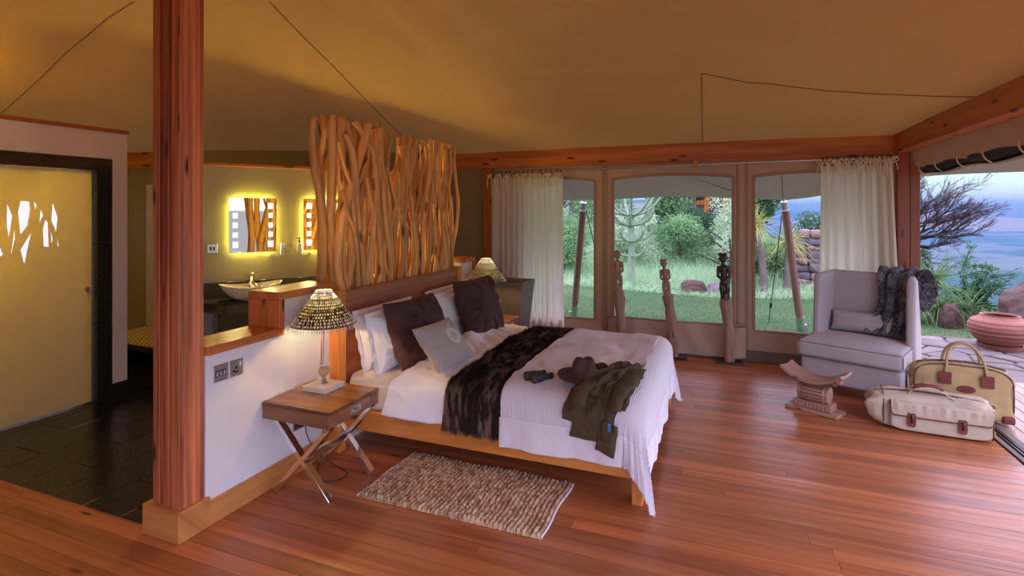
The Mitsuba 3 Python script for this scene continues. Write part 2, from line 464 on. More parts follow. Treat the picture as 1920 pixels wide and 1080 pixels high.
# canvas walls
struct('wall_rear', bx(-3.50, -2.80, 6.31, 6.33, 0.0, 2.14), 'canvas_olive')
struct('wall_corner', oblique((-3.50, 6.32), (-7.30, 4.58), 0.0, 2.14, 0.02), 'canvas_olive')
ww = sbox(0, 3.607, 0, 2.14).difference(sbox(0.36, 1.28, 0.95, 1.82))       # a window hole for the added white blind, behind the frosted door
struct('wall_liner', oblique((-3.42, 6.20), (-6.50, 4.765), 1.85, 2.375, 0.015), 'canvas_olive')
struct('wall_west', move(prism(ww, -0.01, 0.01, 'xz'), (-7.30, 4.56, 0), math.degrees(math.atan2(-3.56, -0.58))), 'canvas_olive')
struct('wall_front', bx(-7.35, -1.75, -0.98, -0.96, 0.0, 2.36), 'canvas_wall')  # unseen canvas wall, added to darken the left side of the room
struct('wall_southwest', oblique((-7.88, 1.0), (-7.35, -1.0), 0.0, 2.36, 0.02), 'canvas_olive')

scene['mat_blind'] = {'type': 'principledthin', 'base_color': rgb((0.86, 0.84, 0.88)), 'roughness': 0.8, 'spec_trans': 0.0, 'diff_trans': 1.4, 'eta': 1.2}
obj('roller_blind', move(tm([(0.34, 0, 0.93), (1.30, 0, 0.93), (1.30, 0, 1.84), (0.34, 0, 1.84)], [[0, 1, 2, 3]]), (-7.285, 4.56, 0), math.degrees(math.atan2(-3.56, -0.58))), 'blind', 'wall_west')  # added translucent sheet, makes the door's clear leaf shapes glow white

# window wall of canvas: three net windows with arched tops
WINS = [(-1.77 - 0.55, -1.450, 0.327, 1.975), (-1.205, 0.062, 0.350, 1.990), (0.296, 1.36, 0.333, 1.985)]
def arched(x0, x1, z0, z1, rise, n=14):
    xs = np.linspace(x1, x0, n)
    top = z1 - rise * ((xs - (x0 + x1) / 2) / ((x1 - x0) / 2)) ** 2
    return [(x0, z0), (x1, z0), *zip(xs, top)]
wp = sbox(-2.745, 1.545, 0.10, 2.14)
for (x0, x1, z0, z1) in WINS: wp = wp.difference(Polygon(arched(x0, x1, z0, z1, 0.035)))
struct('wall_back', prism(wp, 6.30, 6.315, 'xz'), 'canvas_wall')
for k, (x0, x1, z0, z1) in enumerate(WINS):
    w = f'window_{k + 1}'
    hole = Polygon(arched(x0, x1, z0, z1, 0.035))
    rim = hole.buffer(0.028).difference(hole.buffer(0.002))
    struct(w, prism(rim, 6.288, 6.30, 'xz'), 'canvas_trim')
    inner, P, F = hole.buffer(0.006), [], []
    def thread(a, c, horizontal):
        n, e = len(P), 0.00011
        o = (0, e) if horizontal else (e, 0)
        P.extend([(a[0] - o[0], 6.3072, a[1] - o[1]), (c[0] - o[0], 6.3072, c[1] - o[1]), (c[0] + o[0], 6.3072, c[1] + o[1]), (a[0] + o[0], 6.3072, a[1] + o[1])])
        F.append((n, n + 1, n + 2, n + 3))
    for z in np.arange(z0, z1, 0.0052): thread((x0, z), (x1, z), True)
    for x in np.arange(x0, x1, 0.0062): thread((x, z0), (x, z1 - 0.035 * ((x - (x0 + x1) / 2) / ((x1 - x0) / 2)) ** 2), False)
    obj('net_screen', tm(P, F), 'net', w, kind='stuff', label='fine insect net')
# zip bands, plank skirting, hanging lower flap
for x in (-1.335, -1.30, 0.125, 0.215):
    obj('zip_band', bx(x - 0.012, x + 0.012, 6.290, 6.30, 0.12, 2.13, 0.003), 'canvas_trim', 'wall_back')
struct('baseboard_back', grain(bx(-2.745, 1.545, 6.26, 6.34, 0.0, 0.105, 0.004), 0), 'grey_plank')
def flap():
    def fn(U, W):
        y = 6.212 - 0.03 * np.sin(U * 9 + 1) * (1 - W) - 0.035 * np.exp(-((U - 0.12) / 0.06) ** 2) * (1 - 0.3 * W) - 0.012 * np.sin(U * 21 + 4 * W)
        return U, y, 0.035 + 0.33 * W + 0.012 * np.sin(U * 5) * (1 - W)
    return grid(fn, np.linspace(-1.25, 0.20, 70), np.linspace(0, 1, 12), 0.004)
obj('lower_flap', flap(), 'canvas_wall', 'wall_back', smooth=True)
obj('flap_roll', tube([(-1.26, 6.25, 0.372), (-0.5, 6.25, 0.365), (0.205, 6.25, 0.375)], 0.014, 8), 'canvas_trim', 'wall_back', smooth=True)

# ---------------------------------------------------------------- half wall behind the bed, cap, pillar
HX = -2.445                                     # its room side
struct('wall_partition', cat([bx(HX - 0.20, HX, 1.97, 2.455, 0, 0.865), bx(HX - 0.20, HX, 2.455, 2.92, 0, 1.075), bx(HX - 0.20, HX, 2.92, 4.86, 0, 0.98), bx(HX - 0.20, HX, 4.86, 5.06, 0, 1.075)]), 'plaster')
def cap(y0, y1, z, ends=''):
    obj('cap', grain(bx(HX - 0.222, HX + 0.022, y0, y1, z - 0.045, z, 0.004), 1), 'cedar', 'wall_partition')
cap(1.965, 2.475, 0.910); cap(2.432, 2.935, 1.12); cap(4.86, 5.10, 1.12)
obj('cap_end', grain(bx(HX - 0.222, HX + 0.022, 2.432, 2.475, 0.910, 1.0755, 0.003), 2), 'cedar', 'wall_partition')
obj('cap_end', grain(bx(HX - 0.222, HX + 0.022, 5.06, 5.10, 0.0, 1.0755, 0.003), 2), 'cedar', 'wall_partition')
obj('cap', grain(bx(HX - 0.21, HX - 0.02, 2.935, 4.86, 0.98, 1.005, 0.003), 1), 'cedar', 'wall_partition')
struct('baseboard_partition', grain(bx(HX, HX + 0.018, 1.965, 2.93, 0.0, 0.125, 0.003), 1), 'pine')

struct('pillar', grain(bx(-2.648, -2.468, 1.852, 1.952, 0.0, 3.6), 2), 'cedar_laminated')
r_ = np.random.default_rng(3)
for (x, w, d) in [(-2.652, 0.034, 0.010), (-2.617, 0.024, 0.018), (-2.590, 0.022, 0.004), (-2.566, 0.040, 0.020), (-2.524, 0.022, 0.003), (-2.500, 0.052, 0.022)]:
    obj('lamination', grain(bx(x, x + w, 1.852 - d, 1.90, 0.15, 3.55, 0.003), 2, int(r_.integers(60))), 'cedar_laminated', 'pillar')
for (y, w, d) in [(1.832, 0.045, 0.022), (1.879, 0.018, 0.008), (1.899, 0.066, 0.018)]:
    obj('lamination', grain(bx(-2.50, -2.468 + d, y, y + w, 0.15, 3.55, 0.003), 2, int(r_.integers(60))), 'cedar_laminated', 'pillar')
obj('plinth', grain(bx(-2.687, -2.427, 1.812, 1.985, 0.0, 0.150, 0.004), 0), 'pine', 'pillar')

# ---------------------------------------------------------------- left wall with the frosted glass door
LX = -4.86
lw = sbox(-2.6, 3.15, 0, 2.262).difference(sbox(1.3, 3.02, -0.1, 2.036))
struct('wall_left', prism(lw, LX - 0.16, LX, 'yz'), 'plaster_tan')
struct('trim_8', grain(bx(LX - 0.18, LX + 0.012, -2.6, 3.16, 2.262, 2.295, 0.003), 1), 'cedar')
struct('baseboard_left', cat([bx(LX, LX + 0.012, 3.02, 3.16, 0, 0.125, 0.002), bx(LX - 0.16, LX, 3.15, 3.162, 0, 0.125, 0.002)]), 'black_stone')
fr = thing('trim_9', kind='structure')
for i, (a, b) in enumerate([(0, 0.66), (0.663, 1.32), (1.323, 2.036)]):
    obj('jamb_slab', bx(LX - 0.165, LX + 0.012, 2.90, 3.02, a, b, 0.002), 'black_stone', fr)
for i, (a, b) in enumerate([(1.3, 2.1), (2.103, 2.9)]):
    obj('head_slab', bx(LX - 0.165, LX + 0.012, a, b, 1.935, 2.036, 0.002), 'black_stone', fr)
obj('jamb_slab', bx(LX - 0.165, LX + 0.012, 1.3, 1.42, 0, 1.935, 0.002), 'black_stone', fr)
# ---------------------------------------------------------------- outside ground
def ground_z(x, y):
    x, y = np.asarray(x, float), np.asarray(y, float)
    lawn = -0.12 + 0 * x
    up = np.maximum(y - 11.2 - 0.25 * np.clip(x, -3, 3), 0)
    west = sm((3.2 - x) / 3.0)
    slope = west * (0.080 * np.minimum(up, 9.0) + 0.02 * np.maximum(up - 9, 0))
    r = np.hypot(np.maximum(x - 5.5, 0), np.maximum(y - 10.0, 0) * sm((x - 2.5) / 4.0))
    drop = (1 - west * sm((y - 10) / 3.0)) * (0.30 * np.maximum(r - 1.0, 0) ** 1.15)
    z = lawn + slope - np.minimum(drop, 62.0)
    return z


def terrain():
    def axis(lo, hi, near):
        a = np.concatenate([np.arange(lo[0], lo[1], 4.0), np.arange(lo[1], hi[0], near), np.arange(hi[0], hi[1], 4.0)])
        return a
    xs = np.concatenate([-np.geomspace(400, 22, 22), np.arange(-20, 26, 0.5), np.geomspace(27, 3500, 70)])
    ys = np.concatenate([-np.geomspace(400, 10, 16), np.arange(-8, 26, 0.5), np.geomspace(27, 3500, 70)])
    def fn(U, W):
        z = ground_z(U, W)
        z = z + 0.05 * (meshkit.fbm(np.stack([U * 0.8, W * 0.8, 0 * U], -1), 3) - 0.5) * (np.hypot(U, W) > 11)
        return U, W, z - 0.03 * ((np.abs(U) < 8) & (W < 6.4) & (W > -3))
    return grid(fn, xs, ys)


def ground_fn(p, n, uv):
    grass = mix((0.035, 0.095, 0.035), (0.09, 0.12, 0.05), fbm(p.x * 1.5, p.y * 1.5, 0, 3))
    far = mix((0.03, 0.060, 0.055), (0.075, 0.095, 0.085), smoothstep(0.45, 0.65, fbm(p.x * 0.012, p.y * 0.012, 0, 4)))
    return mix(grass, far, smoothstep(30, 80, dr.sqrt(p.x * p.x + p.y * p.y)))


mat('ground', ground_fn, 0.95, spec=0.1)
struct('ground', terrain(), 'ground', smooth=True)
# ---------------------------------------------------------------- frosted glass door with clear leaf shapes
scene['frosted_glass'] = {'type': 'principledthin', 'base_color': rgb((0.92, 0.82, 0.55)), 'roughness': 0.35, 'spec_trans': 0.0, 'diff_trans': 1.55, 'eta': 1.4}
LEAF = [[(2.406, 1.674), (2.458, 1.67), (2.466, 1.612), (2.449, 1.487), (2.406, 1.421), (2.39, 1.589)], [(2.325, 1.65), (2.356, 1.561), (2.335, 1.402), (2.322, 1.497)],
        [(2.488, 1.671), (2.507, 1.644), (2.498, 1.604)], [(2.535, 1.612), (2.55, 1.564), (2.527, 1.509)], [(2.614, 1.662), (2.648, 1.547), (2.637, 1.433), (2.604, 1.523)],
        [(2.565, 1.532), (2.581, 1.507), (2.587, 1.316), (2.553, 1.323), (2.549, 1.46)], [(2.472, 1.431), (2.429, 1.195), (2.406, 1.309)], [(2.368, 1.458), (2.372, 1.388), (2.347, 1.27)],
        [(2.6, 1.442), (2.614, 1.376), (2.606, 1.344)], [(2.645, 1.378), (2.656, 1.325), (2.648, 1.317)], [(2.26, 1.42), (2.30, 1.278), (2.285, 1.265)]]
def flat_poly(poly, x):
    """a single-sided sheet in the plane x = const from a (y, z) polygon"""
    m = trimesh.creation.extrude_polygon(poly, 1.0, engine='earcut')
    v, f = np.asarray(m.vertices), np.asarray(m.faces)
    f = f[np.all(v[f][:, :, 2] > 0.5, axis=1)]
    return tm(np.stack([v[:, 0] * 0 + x, v[:, 0], v[:, 1]], 1), f)
pane = sbox(1.43, 2.892, 0.012, 1.928)
for q in LEAF: pane = pane.difference(Polygon(q))
door = 'door_1'
struct('door_1', flat_poly(pane, LX - 0.05), 'frosted_glass')
for q in LEAF: obj('clear_leaf', flat_poly(Polygon(q), LX - 0.05), 'thin_glass', door)
obj('edge_strip', bx(LX - 0.056, LX - 0.044, 2.890, 2.899, 0.006, 1.934), 'steel', door)
obj('edge_strip', bx(LX - 0.056, LX - 0.044, 1.42, 2.899, 1.928, 1.934), 'steel', door)
obj('door_knob', cat([move(lathe([(0, 0), (0.011, 0.0), (0.011, 0.016), (0.019, 0.020), (0.019, 0.034), (0.015, 0.038), (0, 0.038)], 20), (LX - 0.048, 2.841, 0.955), 0, 0, 90),
                      move(lathe([(0, 0), (0.011, 0.0), (0.011, 0.016), (0.019, 0.020), (0.019, 0.034), (0.015, 0.038), (0, 0.038)], 20), (LX - 0.052, 2.841, 0.955), 0, 0, -90)]), 'chrome', door, smooth=35)
# closet behind the door: floor, walls and its ceiling lamp
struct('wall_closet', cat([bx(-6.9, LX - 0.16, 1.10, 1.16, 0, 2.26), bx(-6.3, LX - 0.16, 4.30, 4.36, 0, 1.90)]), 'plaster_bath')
cl = thing('closet_lamp', 'round yellow lamp glowing behind the frosted glass door', 'lamp')
scene[cl + '__globe'] = {'type': 'sphere', 'center': [-5.55, 1.75, 2.05], 'radius': 0.10, 'bsdf': two({'type': 'diffuse', 'reflectance': rgb((.8, .8, .8))}),
                         'emitter': {'type': 'area', 'radiance': rgb([34 * c for c in (1.0, 0.60, 0.04)])}}
obj('lamp_stem', tube([(-5.55, 1.75, 2.15), (-5.55, 1.75, 2.75)], 0.008, 8), 'dark_metal', cl)

# bench with woven mat and hanging towel, seen past the door wall
bn = thing('bench', 'low dark bench under a woven mat, seen between door wall and pillar', 'bench')
for a in (0, 1): obj('bench_leg', bx(-5.98 + 1.0 * a, -5.92 + 1.0 * a, 3.62, 4.2, 0.0, 0.27, 0.004), 'black_stone', bn)
obj('bench_top', bx(-6.05, -4.90, 3.52, 4.25, 0.24, 0.30, 0.006), 'black_stone', bn)
def weave(x0, x1, y0, y1, z):
    us, vs = np.linspace(x0, x1, 90), np.linspace(y0, y1, 60)
    return grid(lambda U, W: (U, W, z + 0.012 + 0.007 * np.sin(U * 110) * np.sin(W * 110)), us, vs, 0.012)
mat('woven_mat', lambda p, n, uv: mix((0.16, 0.10, 0.03), (0.50, 0.36, 0.13), smoothstep(0.2, 0.8, 0.5 + 0.5 * dr.sin(p.x * 110) * dr.sin(p.y * 110))), 0.8)
obj('woven_mat', weave(-6.0, -5.0, 3.50, 4.10, 0.30), 'woven_mat', smooth=True, label='woven straw mat lying on the low bench behind the pillar', cat='mat')
mat('towel', (0.10, 0.08, 0.05), 0.95)
tw = thing('towel', 'dark towel hanging from a hook left of the wooden pillar', 'towel')
obj('cloth', grid(lambda U, W: (-6.10 + 0.1 * U + 0.02 * np.sin(U * 20), 4.55 + 0.22 * U, 1.20 + 0.55 * W), np.linspace(-0.2, 0.2, 24), np.linspace(0, 1, 8), 0.015), 'towel', tw, smooth=True)
obj('hook', tube([(-6.10, 5.0, 1.80), (-6.10, 4.6, 1.80), (-6.10, 4.55, 1.75)], 0.008, 8), 'chrome', tw)

# ---------------------------------------------------------------- bathroom wall with basins and lit mirrors (own axes: x along the wall, y into it)
BP, BA = (-4.12, 3.26, 0.0), 56.0
def bm(m): return move(m, BP, BA)
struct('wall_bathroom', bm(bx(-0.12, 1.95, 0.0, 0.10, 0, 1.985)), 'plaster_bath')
obj('top_rail', bm(grain(bx(-0.13, 1.96, -0.012, 0.112, 1.985, 2.012, 0.003), 0)), 'cedar', 'wall_bathroom')
vt = thing('vanity_counter', 'speckled black stone vanity counter with splashback along the bathroom wall', 'counter')
s_ = np.linspace(-0.12, 1.95, 120)
front = 0.22 + 0.235 * sm((s_ - 0.0) / 0.14) * (1 - 0.55 * sm((s_ - 0.74) / 0.14) * (1 - sm((s_ - 0.98) / 0.14)))
poly = Polygon([(-0.12, 0.0), *[(a, -b) for a, b in zip(s_, front)], (1.95, 0.0)])
obj('worktop', cat([bm(prism(poly.buffer(-0.006), 0.775, 0.781)), bm(prism(poly, 0.781, 0.844)), bm(prism(poly.buffer(-0.006), 0.844, 0.85))]), 'black_granite', vt)
obj('splashback', bm(bx(-0.12, 1.95, -0.022, 0.0, 0.85, 0.985, 0.002)), 'black_granite', vt)
obj('cabinet', bm(bx(0.10, 1.95, -0.36, -0.0, 0.10, 0.775, 0.004)), 'black_stone', vt)
for k in range(4): obj('cabinet_door', bm(bx(0.105 + 0.46 * k, 0.56 + 0.46 * k, -0.378, -0.36, 0.11, 0.765, 0.003)), 'black_stone', vt)

def basin():
    us, vs = np.linspace(0, 2 * np.pi, 65), np.linspace(0, 1, 24)
    def shell(scale, lift):
        def fn(U, W):
            ca, sa = np.cos(U), np.sin(U)
            k = W ** 0.62
            rx, ry = (0.055 + 0.19 * k) * scale, (0.045 + 0.125 * k) * scale
            rim = 0.125 + 0.030 * np.abs(ca) ** 2.2 - 0.006
            return rx * np.sign(ca) * np.abs(ca) ** 0.9, ry * np.sign(sa) * np.abs(sa), lift + (rim - lift) * W ** 1.5
        return fn
    out, inn = grid(shell(1.0, 0.004), us, vs), grid(shell(0.955, 0.030), us, vs)
    inn.faces = inn.faces[:, ::-1]
    n = len(out.vertices); nv = len(vs)
    o, i = np.arange(65) * nv + nv - 1, np.arange(65) * nv + nv - 1 + n
    q = np.stack([o[:-1], o[1:], i[1:], i[:-1]], 1)
    v = np.vstack([out.vertices, inn.vertices])
    f = np.vstack([out.faces, inn.faces, q[:, [0, 1, 2]], q[:, [0, 2, 3]]])
    disc = lathe([(0, 0.031), (0.052, 0.031)], 24); foot = lathe([(0, 0.0), (0.060, 0.0), (0.060, 0.010), (0.0, 0.010)], 24)
    return cat([tm(v, f), disc, foot])
def tap():
    return cat([lathe([(0, 0), (0.026, 0), (0.026, 0.006), (0.021, 0.012), (0.021, 0.145), (0.023, 0.15), (0.023, 0.185), (0, 0.19)], 20),
                tube([(0, 0, 0.115), (0, -0.05, 0.125), (0, -0.115, 0.115), (0, -0.125, 0.100)], [0.015, 0.014, 0.012, 0.011], 12),
                move(bx(-0.012, 0.012, -0.075, 0.02, 0.188, 0.200, 0.004), (0, 0, 0), 0, -12), lathe([(0.023, 0.10), (0.030, 0.105), (0.030, 0.125), (0.023, 0.13)], 20)])
BAS, TAP = basin(), tap()
for k, s0 in enumerate((0.36, 1.22)):
    b = thing('wash_basin', ['white boat-shaped basin on the black counter, left of two, near the pillar', 'white boat-shaped basin on the black counter, mostly hidden behind the branch screen'][k], 'basin', 'vessel basins on the vanity')
    obj('bowl', bm(move(BAS, (s0, -0.245, 0.85))), 'white_ceramic', b, smooth=40)
    obj('overflow_ring', bm(move(lathe([(0.006, 0), (0.012, 0.001), (0.012, 0.004), (0.006, 0.004)], 16), (s0 + 0.0, -0.143, 0.952), 0, 65)), 'chrome', b, smooth=30)
    t = thing('tap', ['chrome mixer tap behind the left white basin', 'chrome mixer tap behind the basin hidden by the branch screen'][k], 'tap', 'mixer taps on the vanity')
    obj('tap_body', bm(move(TAP, (s0 + 0.03, -0.065, 0.85), 10, s=1.0)), 'chrome', t, smooth=35)

scene['lamp_white'] = two({'type': 'diffuse', 'reflectance': rgb((0.8, 0.78, 0.7))})
def emit(r): return {'type': 'area', 'radiance': rgb([float(x) for x in r])}
HOT, SOFT, HALO = [110 * c for c in (1.0, 0.78, 0.22)], [9 * c for c in (1.0, 0.92, 0.70)], [11 * c for c in (0.95, 0.86, 0.10)]
for k, (a, b) in enumerate([(0.215, 0.597), (0.828, 1.205)]):
    m = thing('lit_mirror', ['rectangular bathroom mirror edged by lamp squares, left one in full view', 'rectangular bathroom mirror edged by lamp squares, right one half behind branches'][k], 'mirror', 'lit mirrors over the vanity')
    obj('mirror', bm(bx(a, b, -0.052, -0.046, 1.235, 1.711)), 'mirror_glass', m)
    obj('backing', bm(bx(a + 0.006, b - 0.006, -0.0455, -0.032, 1.241, 1.705, 0.002)), 'steel', m)
    for x in (a + 0.05, b - 0.05):
        for j in range(5):
            z = 1.305 + 0.084 * j
            hot = j in (0, 4)
            w = 0.019 if hot else 0.0185
            h = 0.026 if hot else 0.022
            obj('lamp_square', bm(bx(x - w, x + w, -0.060 - 0.01 * hot, -0.0525, z - h, z + h, 0.003)), 'lamp_white', m, emitter=emit(HOT if hot else SOFT))
    for z in (1.262, 1.684):
        obj('back_light', bm(bx(a + 0.03, b - 0.03, -0.030, -0.012, z - 0.008, z + 0.008)), 'lamp_white', m, emitter=emit(HALO))
    for x in (a + 0.02, b - 0.02):
        obj('back_light', bm(bx(x - 0.006, x + 0.006, -0.030, -0.012, 1.30, 1.65)), 'lamp_white', m, emitter=emit([0.5 * h for h in HALO]))

sh = thing('glass_shelf', 'narrow clear glass shelf on the bathroom wall between the two mirrors', 'shelf')
obj('shelf_pane', bm(bx(0.46, 0.98, -0.13, -0.004, 1.196, 1.203, 0.001)), 'glass', sh)
for x in (0.56, 0.88): obj('bracket', bm(bx(x - 0.014, x + 0.014, -0.05, -0.0, 1.188, 1.212, 0.003)), 'chrome', sh)
def on_shelf(m, s, y=-0.068): return bm(move(m, (s, y, 1.2035)))
tb = thing('tumbler', 'clear glass tumbler on the glass shelf, left of the soap bottle', 'glass')
obj('cup', on_shelf(lathe([(0, 0.0), (0.027, 0), (0.031, 0.09), (0.029, 0.09), (0.025, 0.008), (0, 0.008)], 24), 0.690), 'glass', tb, smooth=35)
jr = thing('toiletry_bottle', 'small pale bottle with silver cap at left end of the glass shelf', 'bottle')
obj('bottle_body', on_shelf(lathe([(0, 0), (0.017, 0), (0.018, 0.004), (0.018, 0.07), (0.012, 0.082), (0, 0.084)], 20), 0.640), 'cream_lacquer', jr, smooth=35)
obj('bottle_cap', on_shelf(lathe([(0, 0.082), (0.013, 0.082), (0.013, 0.105), (0, 0.107)], 20), 0.640), 'chrome', jr, smooth=35)
sb = thing('soap_bottle', 'amber soap bottle with black pump on the glass shelf', 'bottle')
obj('bottle_body', on_shelf(lathe([(0, 0), (0.025, 0), (0.027, 0.005), (0.027, 0.085), (0.020, 0.10), (0.011, 0.108), (0, 0.108)], 24), 0.790), 'cream_lacquer', sb, smooth=35)
obj('label', on_shelf(lathe([(0.0275, 0.02), (0.0275, 0.072)], 24), 0.790), 'plaster', sb)
obj('pump', on_shelf(cat([lathe([(0, 0.106), (0.013, 0.106), (0.013, 0.122), (0.005, 0.124), (0.005, 0.142), (0.010, 0.143), (0.010, 0.150), (0, 0.151)], 16), bx(-0.035, 0.0, -0.005, 0.005, 0.142, 0.150, 0.002)]), 0.790), 'black_plastic', sb, smooth=35)

def wall_switch(parent_label, cat_, place, gang):
    s = thing('wall_socket', parent_label, cat_)
    return s
sw = thing('light_switch', 'square steel double switch plate on the bathroom wall beside the pillar', 'switch')
obj('plate', bm(bx(0.055, 0.135, -0.008, 0.0, 1.237, 1.317, 0.003)), 'steel', sw)
for x in (0.083, 0.107): obj('rocker', bm(bx(x - 0.007, x + 0.007, -0.013, -0.008, 1.262, 1.292, 0.002)), 'black_plastic', sw)

# sockets on the half wall (x = HX), facing +x
def plate(y, z, w=0.088): return bx(HX, HX + 0.008, y - w / 2, y + w / 2, z - w / 2, z + w / 2, 0.003)
s1 = thing('light_switch', 'steel plate with three small switches on the white half wall by the pillar', 'switch')
obj('plate', plate(2.052, 0.757), 'steel', s1)
obj('switch_bed', bx(HX + 0.008, HX + 0.010, 2.020, 2.084, 0.742, 0.772, 0.001), 'black_plastic', s1)
for k in range(3): obj('rocker', bx(HX + 0.010, HX + 0.015, 2.023 + 0.021 * k, 2.039 + 0.021 * k, 0.745, 0.769, 0.002), 'steel', s1)
s2 = thing('wall_socket', 'steel socket outlet on the white half wall, right of the three switches', 'socket')
obj('plate', plate(2.148, 0.757), 'steel', s2)
obj('outlet_hole', cat([bx(HX + 0.008, HX + 0.0095, 2.134, 2.158, 0.735, 0.742), bx(HX + 0.008, HX + 0.0095, 2.142, 2.150, 0.752, 0.768), bx(HX + 0.008, HX + 0.0095, 2.126, 2.134, 0.742, 0.75)]), 'black_plastic', s2)
obj('rocker', bx(HX + 0.008, HX + 0.013, 2.166, 2.176, 0.765, 0.787, 0.002), 'plaster', s2)
s3 = thing('wall_socket', 'steel socket with black plug low on the half wall behind the bedside table', 'socket')
obj('plate', plate(2.600, 0.30), 'steel', s3)
obj('plug', bx(HX + 0.008, HX + 0.045, 2.585, 2.625, 0.275, 0.325, 0.006), 'black_plastic', s3)
# ---------------------------------------------------------------- bed
BY0, BY1, BX0, BX1 = 2.945, 4.665, -2.37, -0.445
bed = thing('bed', 'wide wooden bed with solid headboard and low side rails, beside the branch screen', 'bed')
obj('headboard', grain(bx(-2.425, -2.390, 2.955, 4.585, 0.30, 1.045, 0.004), 1), 'headboard_wood', bed)
obj('headboard_rail', grain(bx(-2.432, -2.380, 2.955, 4.585, 0.985, 1.052, 0.004), 1), 'headboard_wood', bed)
for y in (2.880, 4.585): obj('post', grain(bx(-2.440, -2.362, y, y + 0.078, 0.0, 1.066, 0.006), 2), 'bed_wood', bed)
for y in (BY0 - 0.012, BY1 - 0.03): obj('side_rail', grain(bx(-2.365, BX1, y, y + 0.042, 0.155, 0.285, 0.005), 0), 'bed_wood', bed)
obj('foot_rail', grain(bx(BX1 - 0.045, BX1, BY0 - 0.010, BY1 + 0.010, 0.155, 0.285, 0.005), 1), 'bed_wood', bed)
for y in (BY0 + 0.02, BY1 - 0.12): obj('leg', grain(bx(BX1 - 0.030, BX1 + 0.028, y, y + 0.092, 0.0, 0.160, 0.005), 2), 'bed_wood', bed)
obj('slat_base', bx(-2.36, BX1 - 0.05, BY0 + 0.03, BY1 - 0.03, 0.235, 0.262), 'pine', bed)

def linen(c, s): return lambda p, n, uv: c
mat('white_linen', (0.84, 0.82, 0.87), 0.8, spec=0.15, sheen=0.2, bump=lambda p, n, uv: fbm(p.x * 16, p.y * 16, p.z * 16, 3), bump_scale=0.010, eps=0.003)
mat('cream_linen', (0.74, 0.67, 0.62), 0.8, spec=0.15, sheen=0.2)
def rounded(x0, x1, y0, y1, z0, z1, r, n=10, puff=0.0):
    """soft rounded box"""
    m = trimesh.creation.box((1, 1, 1)); m = m.subdivide_loop(0) if False else m
    for _ in range(5): m = m.subdivide()
    v = np.asarray(m.vertices) * 2
    lo, hi = V(x0, y0, z0), V(x1, y1, z1)
    half = (hi - lo) / 2; c = (hi + lo) / 2
    q = v * half
    inner = np.clip(q, -(half - r), half - r)
    d = q - inner
    # keep the flat faces flat, round only the edges
    L = np.linalg.norm(d, axis=1, keepdims=True)
    q = inner + d / np.maximum(L, 1e-9) * r * (L > 1e-9)
    return tm(q + c, m.faces)
mt = thing('mattress', 'thick mattress in a cream fitted sheet lying on the bed', 'mattress')
obj('fitted_sheet', rounded(-2.375, BX1 - 0.03, BY0 + 0.015, BY1 - 0.015, 0.264, 0.515, 0.07), 'cream_linen', mt, smooth=True)

ZT = 0.525
def bed_pt(X, Y, off, flare=0.0, wr=0.0, seed=0, R0=0.075):
    """the unfolded cloth point (X, Y) laid over the bed, hanging past its near, far and foot edges"""
    X, Y = np.broadcast_arrays(np.asarray(X, float), np.asarray(Y, float))
    R = R0 + off
    yn, yf, xf = BY0 - 0.004 - off + R, BY1 + 0.004 + off - R, BX1 + 0.004 + off - R
    ex, ey = np.maximum(X - xf, 0), np.maximum(yn - Y, 0) + np.maximum(Y - yf, 0)
    sy = np.where(Y < yn, -1.0, 1.0)
    r = np.hypot(ex, ey) + 1e-9
    dx, dy = ex / r, ey / r * sy
    arc = np.minimum(r, R * np.pi / 2)
    hor = R * np.sin(arc / R)
    drop = R * (1 - np.cos(arc / R)) + np.maximum(r - R * np.pi / 2, 0)
    th = np.arctan2(ex, ey)
    corner = np.sin(np.clip(th * 2, 0, np.pi)) * (ex > 0) * (ey > 0)
    hang = np.maximum(drop - R, 0)
    hor = hor + flare * hang * (0.10 + 1.0 * corner ** 3)
    nz = meshkit.fbm(np.stack([X * 6 + seed, Y * 6, 0 * X + seed], -1), 3) - 0.5
    fold = meshkit.fbm(np.stack([(X * np.abs(dy) + Y * np.abs(dx)) * 9 + seed, 0.6 * hang, 0 * X + 2 * seed], -1), 2) - 0.5
    hor = hor + fold * wr * 2.2 * np.minimum(hang * 3.5, 1)
    crown = 0.022 * np.sin(np.pi * np.clip((Y - yn) / (yf - yn), 0, 1)) ** 0.6
    z = ZT + off + crown - drop + nz * wr * (r < 0.02 + 0 * r) + nz * wr * 0.6
    x = np.minimum(X, xf) + dx * hor
    y = np.clip(Y, yn, yf) + dy * hor
    low = np.maximum(0.012 - z, 0)
    return x + dx * low * 0.6, y + dy * low * 0.6, np.maximum(z, 0.012 + 0.1 * off)

# duvet: white, its head edge turned over in a soft roll under the cushions
def duvet():
    us = np.linspace(0, 1, 150); vs = np.linspace(2.945 - 0.235, 4.665 + 0.235, 170)
    def fn(U, W):
        head = -2.06 + 0.10 * np.sin((W - 2.7) * 1.9) + 0.02 * np.sin(W * 9)
        X = head + (-1.0 - head) * U
        x, y, z = bed_pt(X, W, 0.012, 0.10, 0.020, 21)
        ridge = np.exp(-((X - head - 0.10) / 0.085) ** 2)
        ruck = meshkit.fbm(np.stack([(X * 0.75 + W) * 7, (X - W * 0.4) * 2.2, 0 * X + 9], -1), 3) - 0.45
        top = sm((z - 0.50) / 0.06)
        z = z + (0.034 * ridge + 0.125 * np.abs(ruck) * np.exp(-((X - head) / 0.55) ** 2) - 0.03 * np.exp(-((X - head) / 0.03) ** 2)) * top
        y = y - 0.035 * np.abs(ruck) * (1 - top) * (W < 3.5) * (1 - sm((X + 1.72) / 0.12))
        return x, y, z
    return grid(fn, us, vs, 0.010)
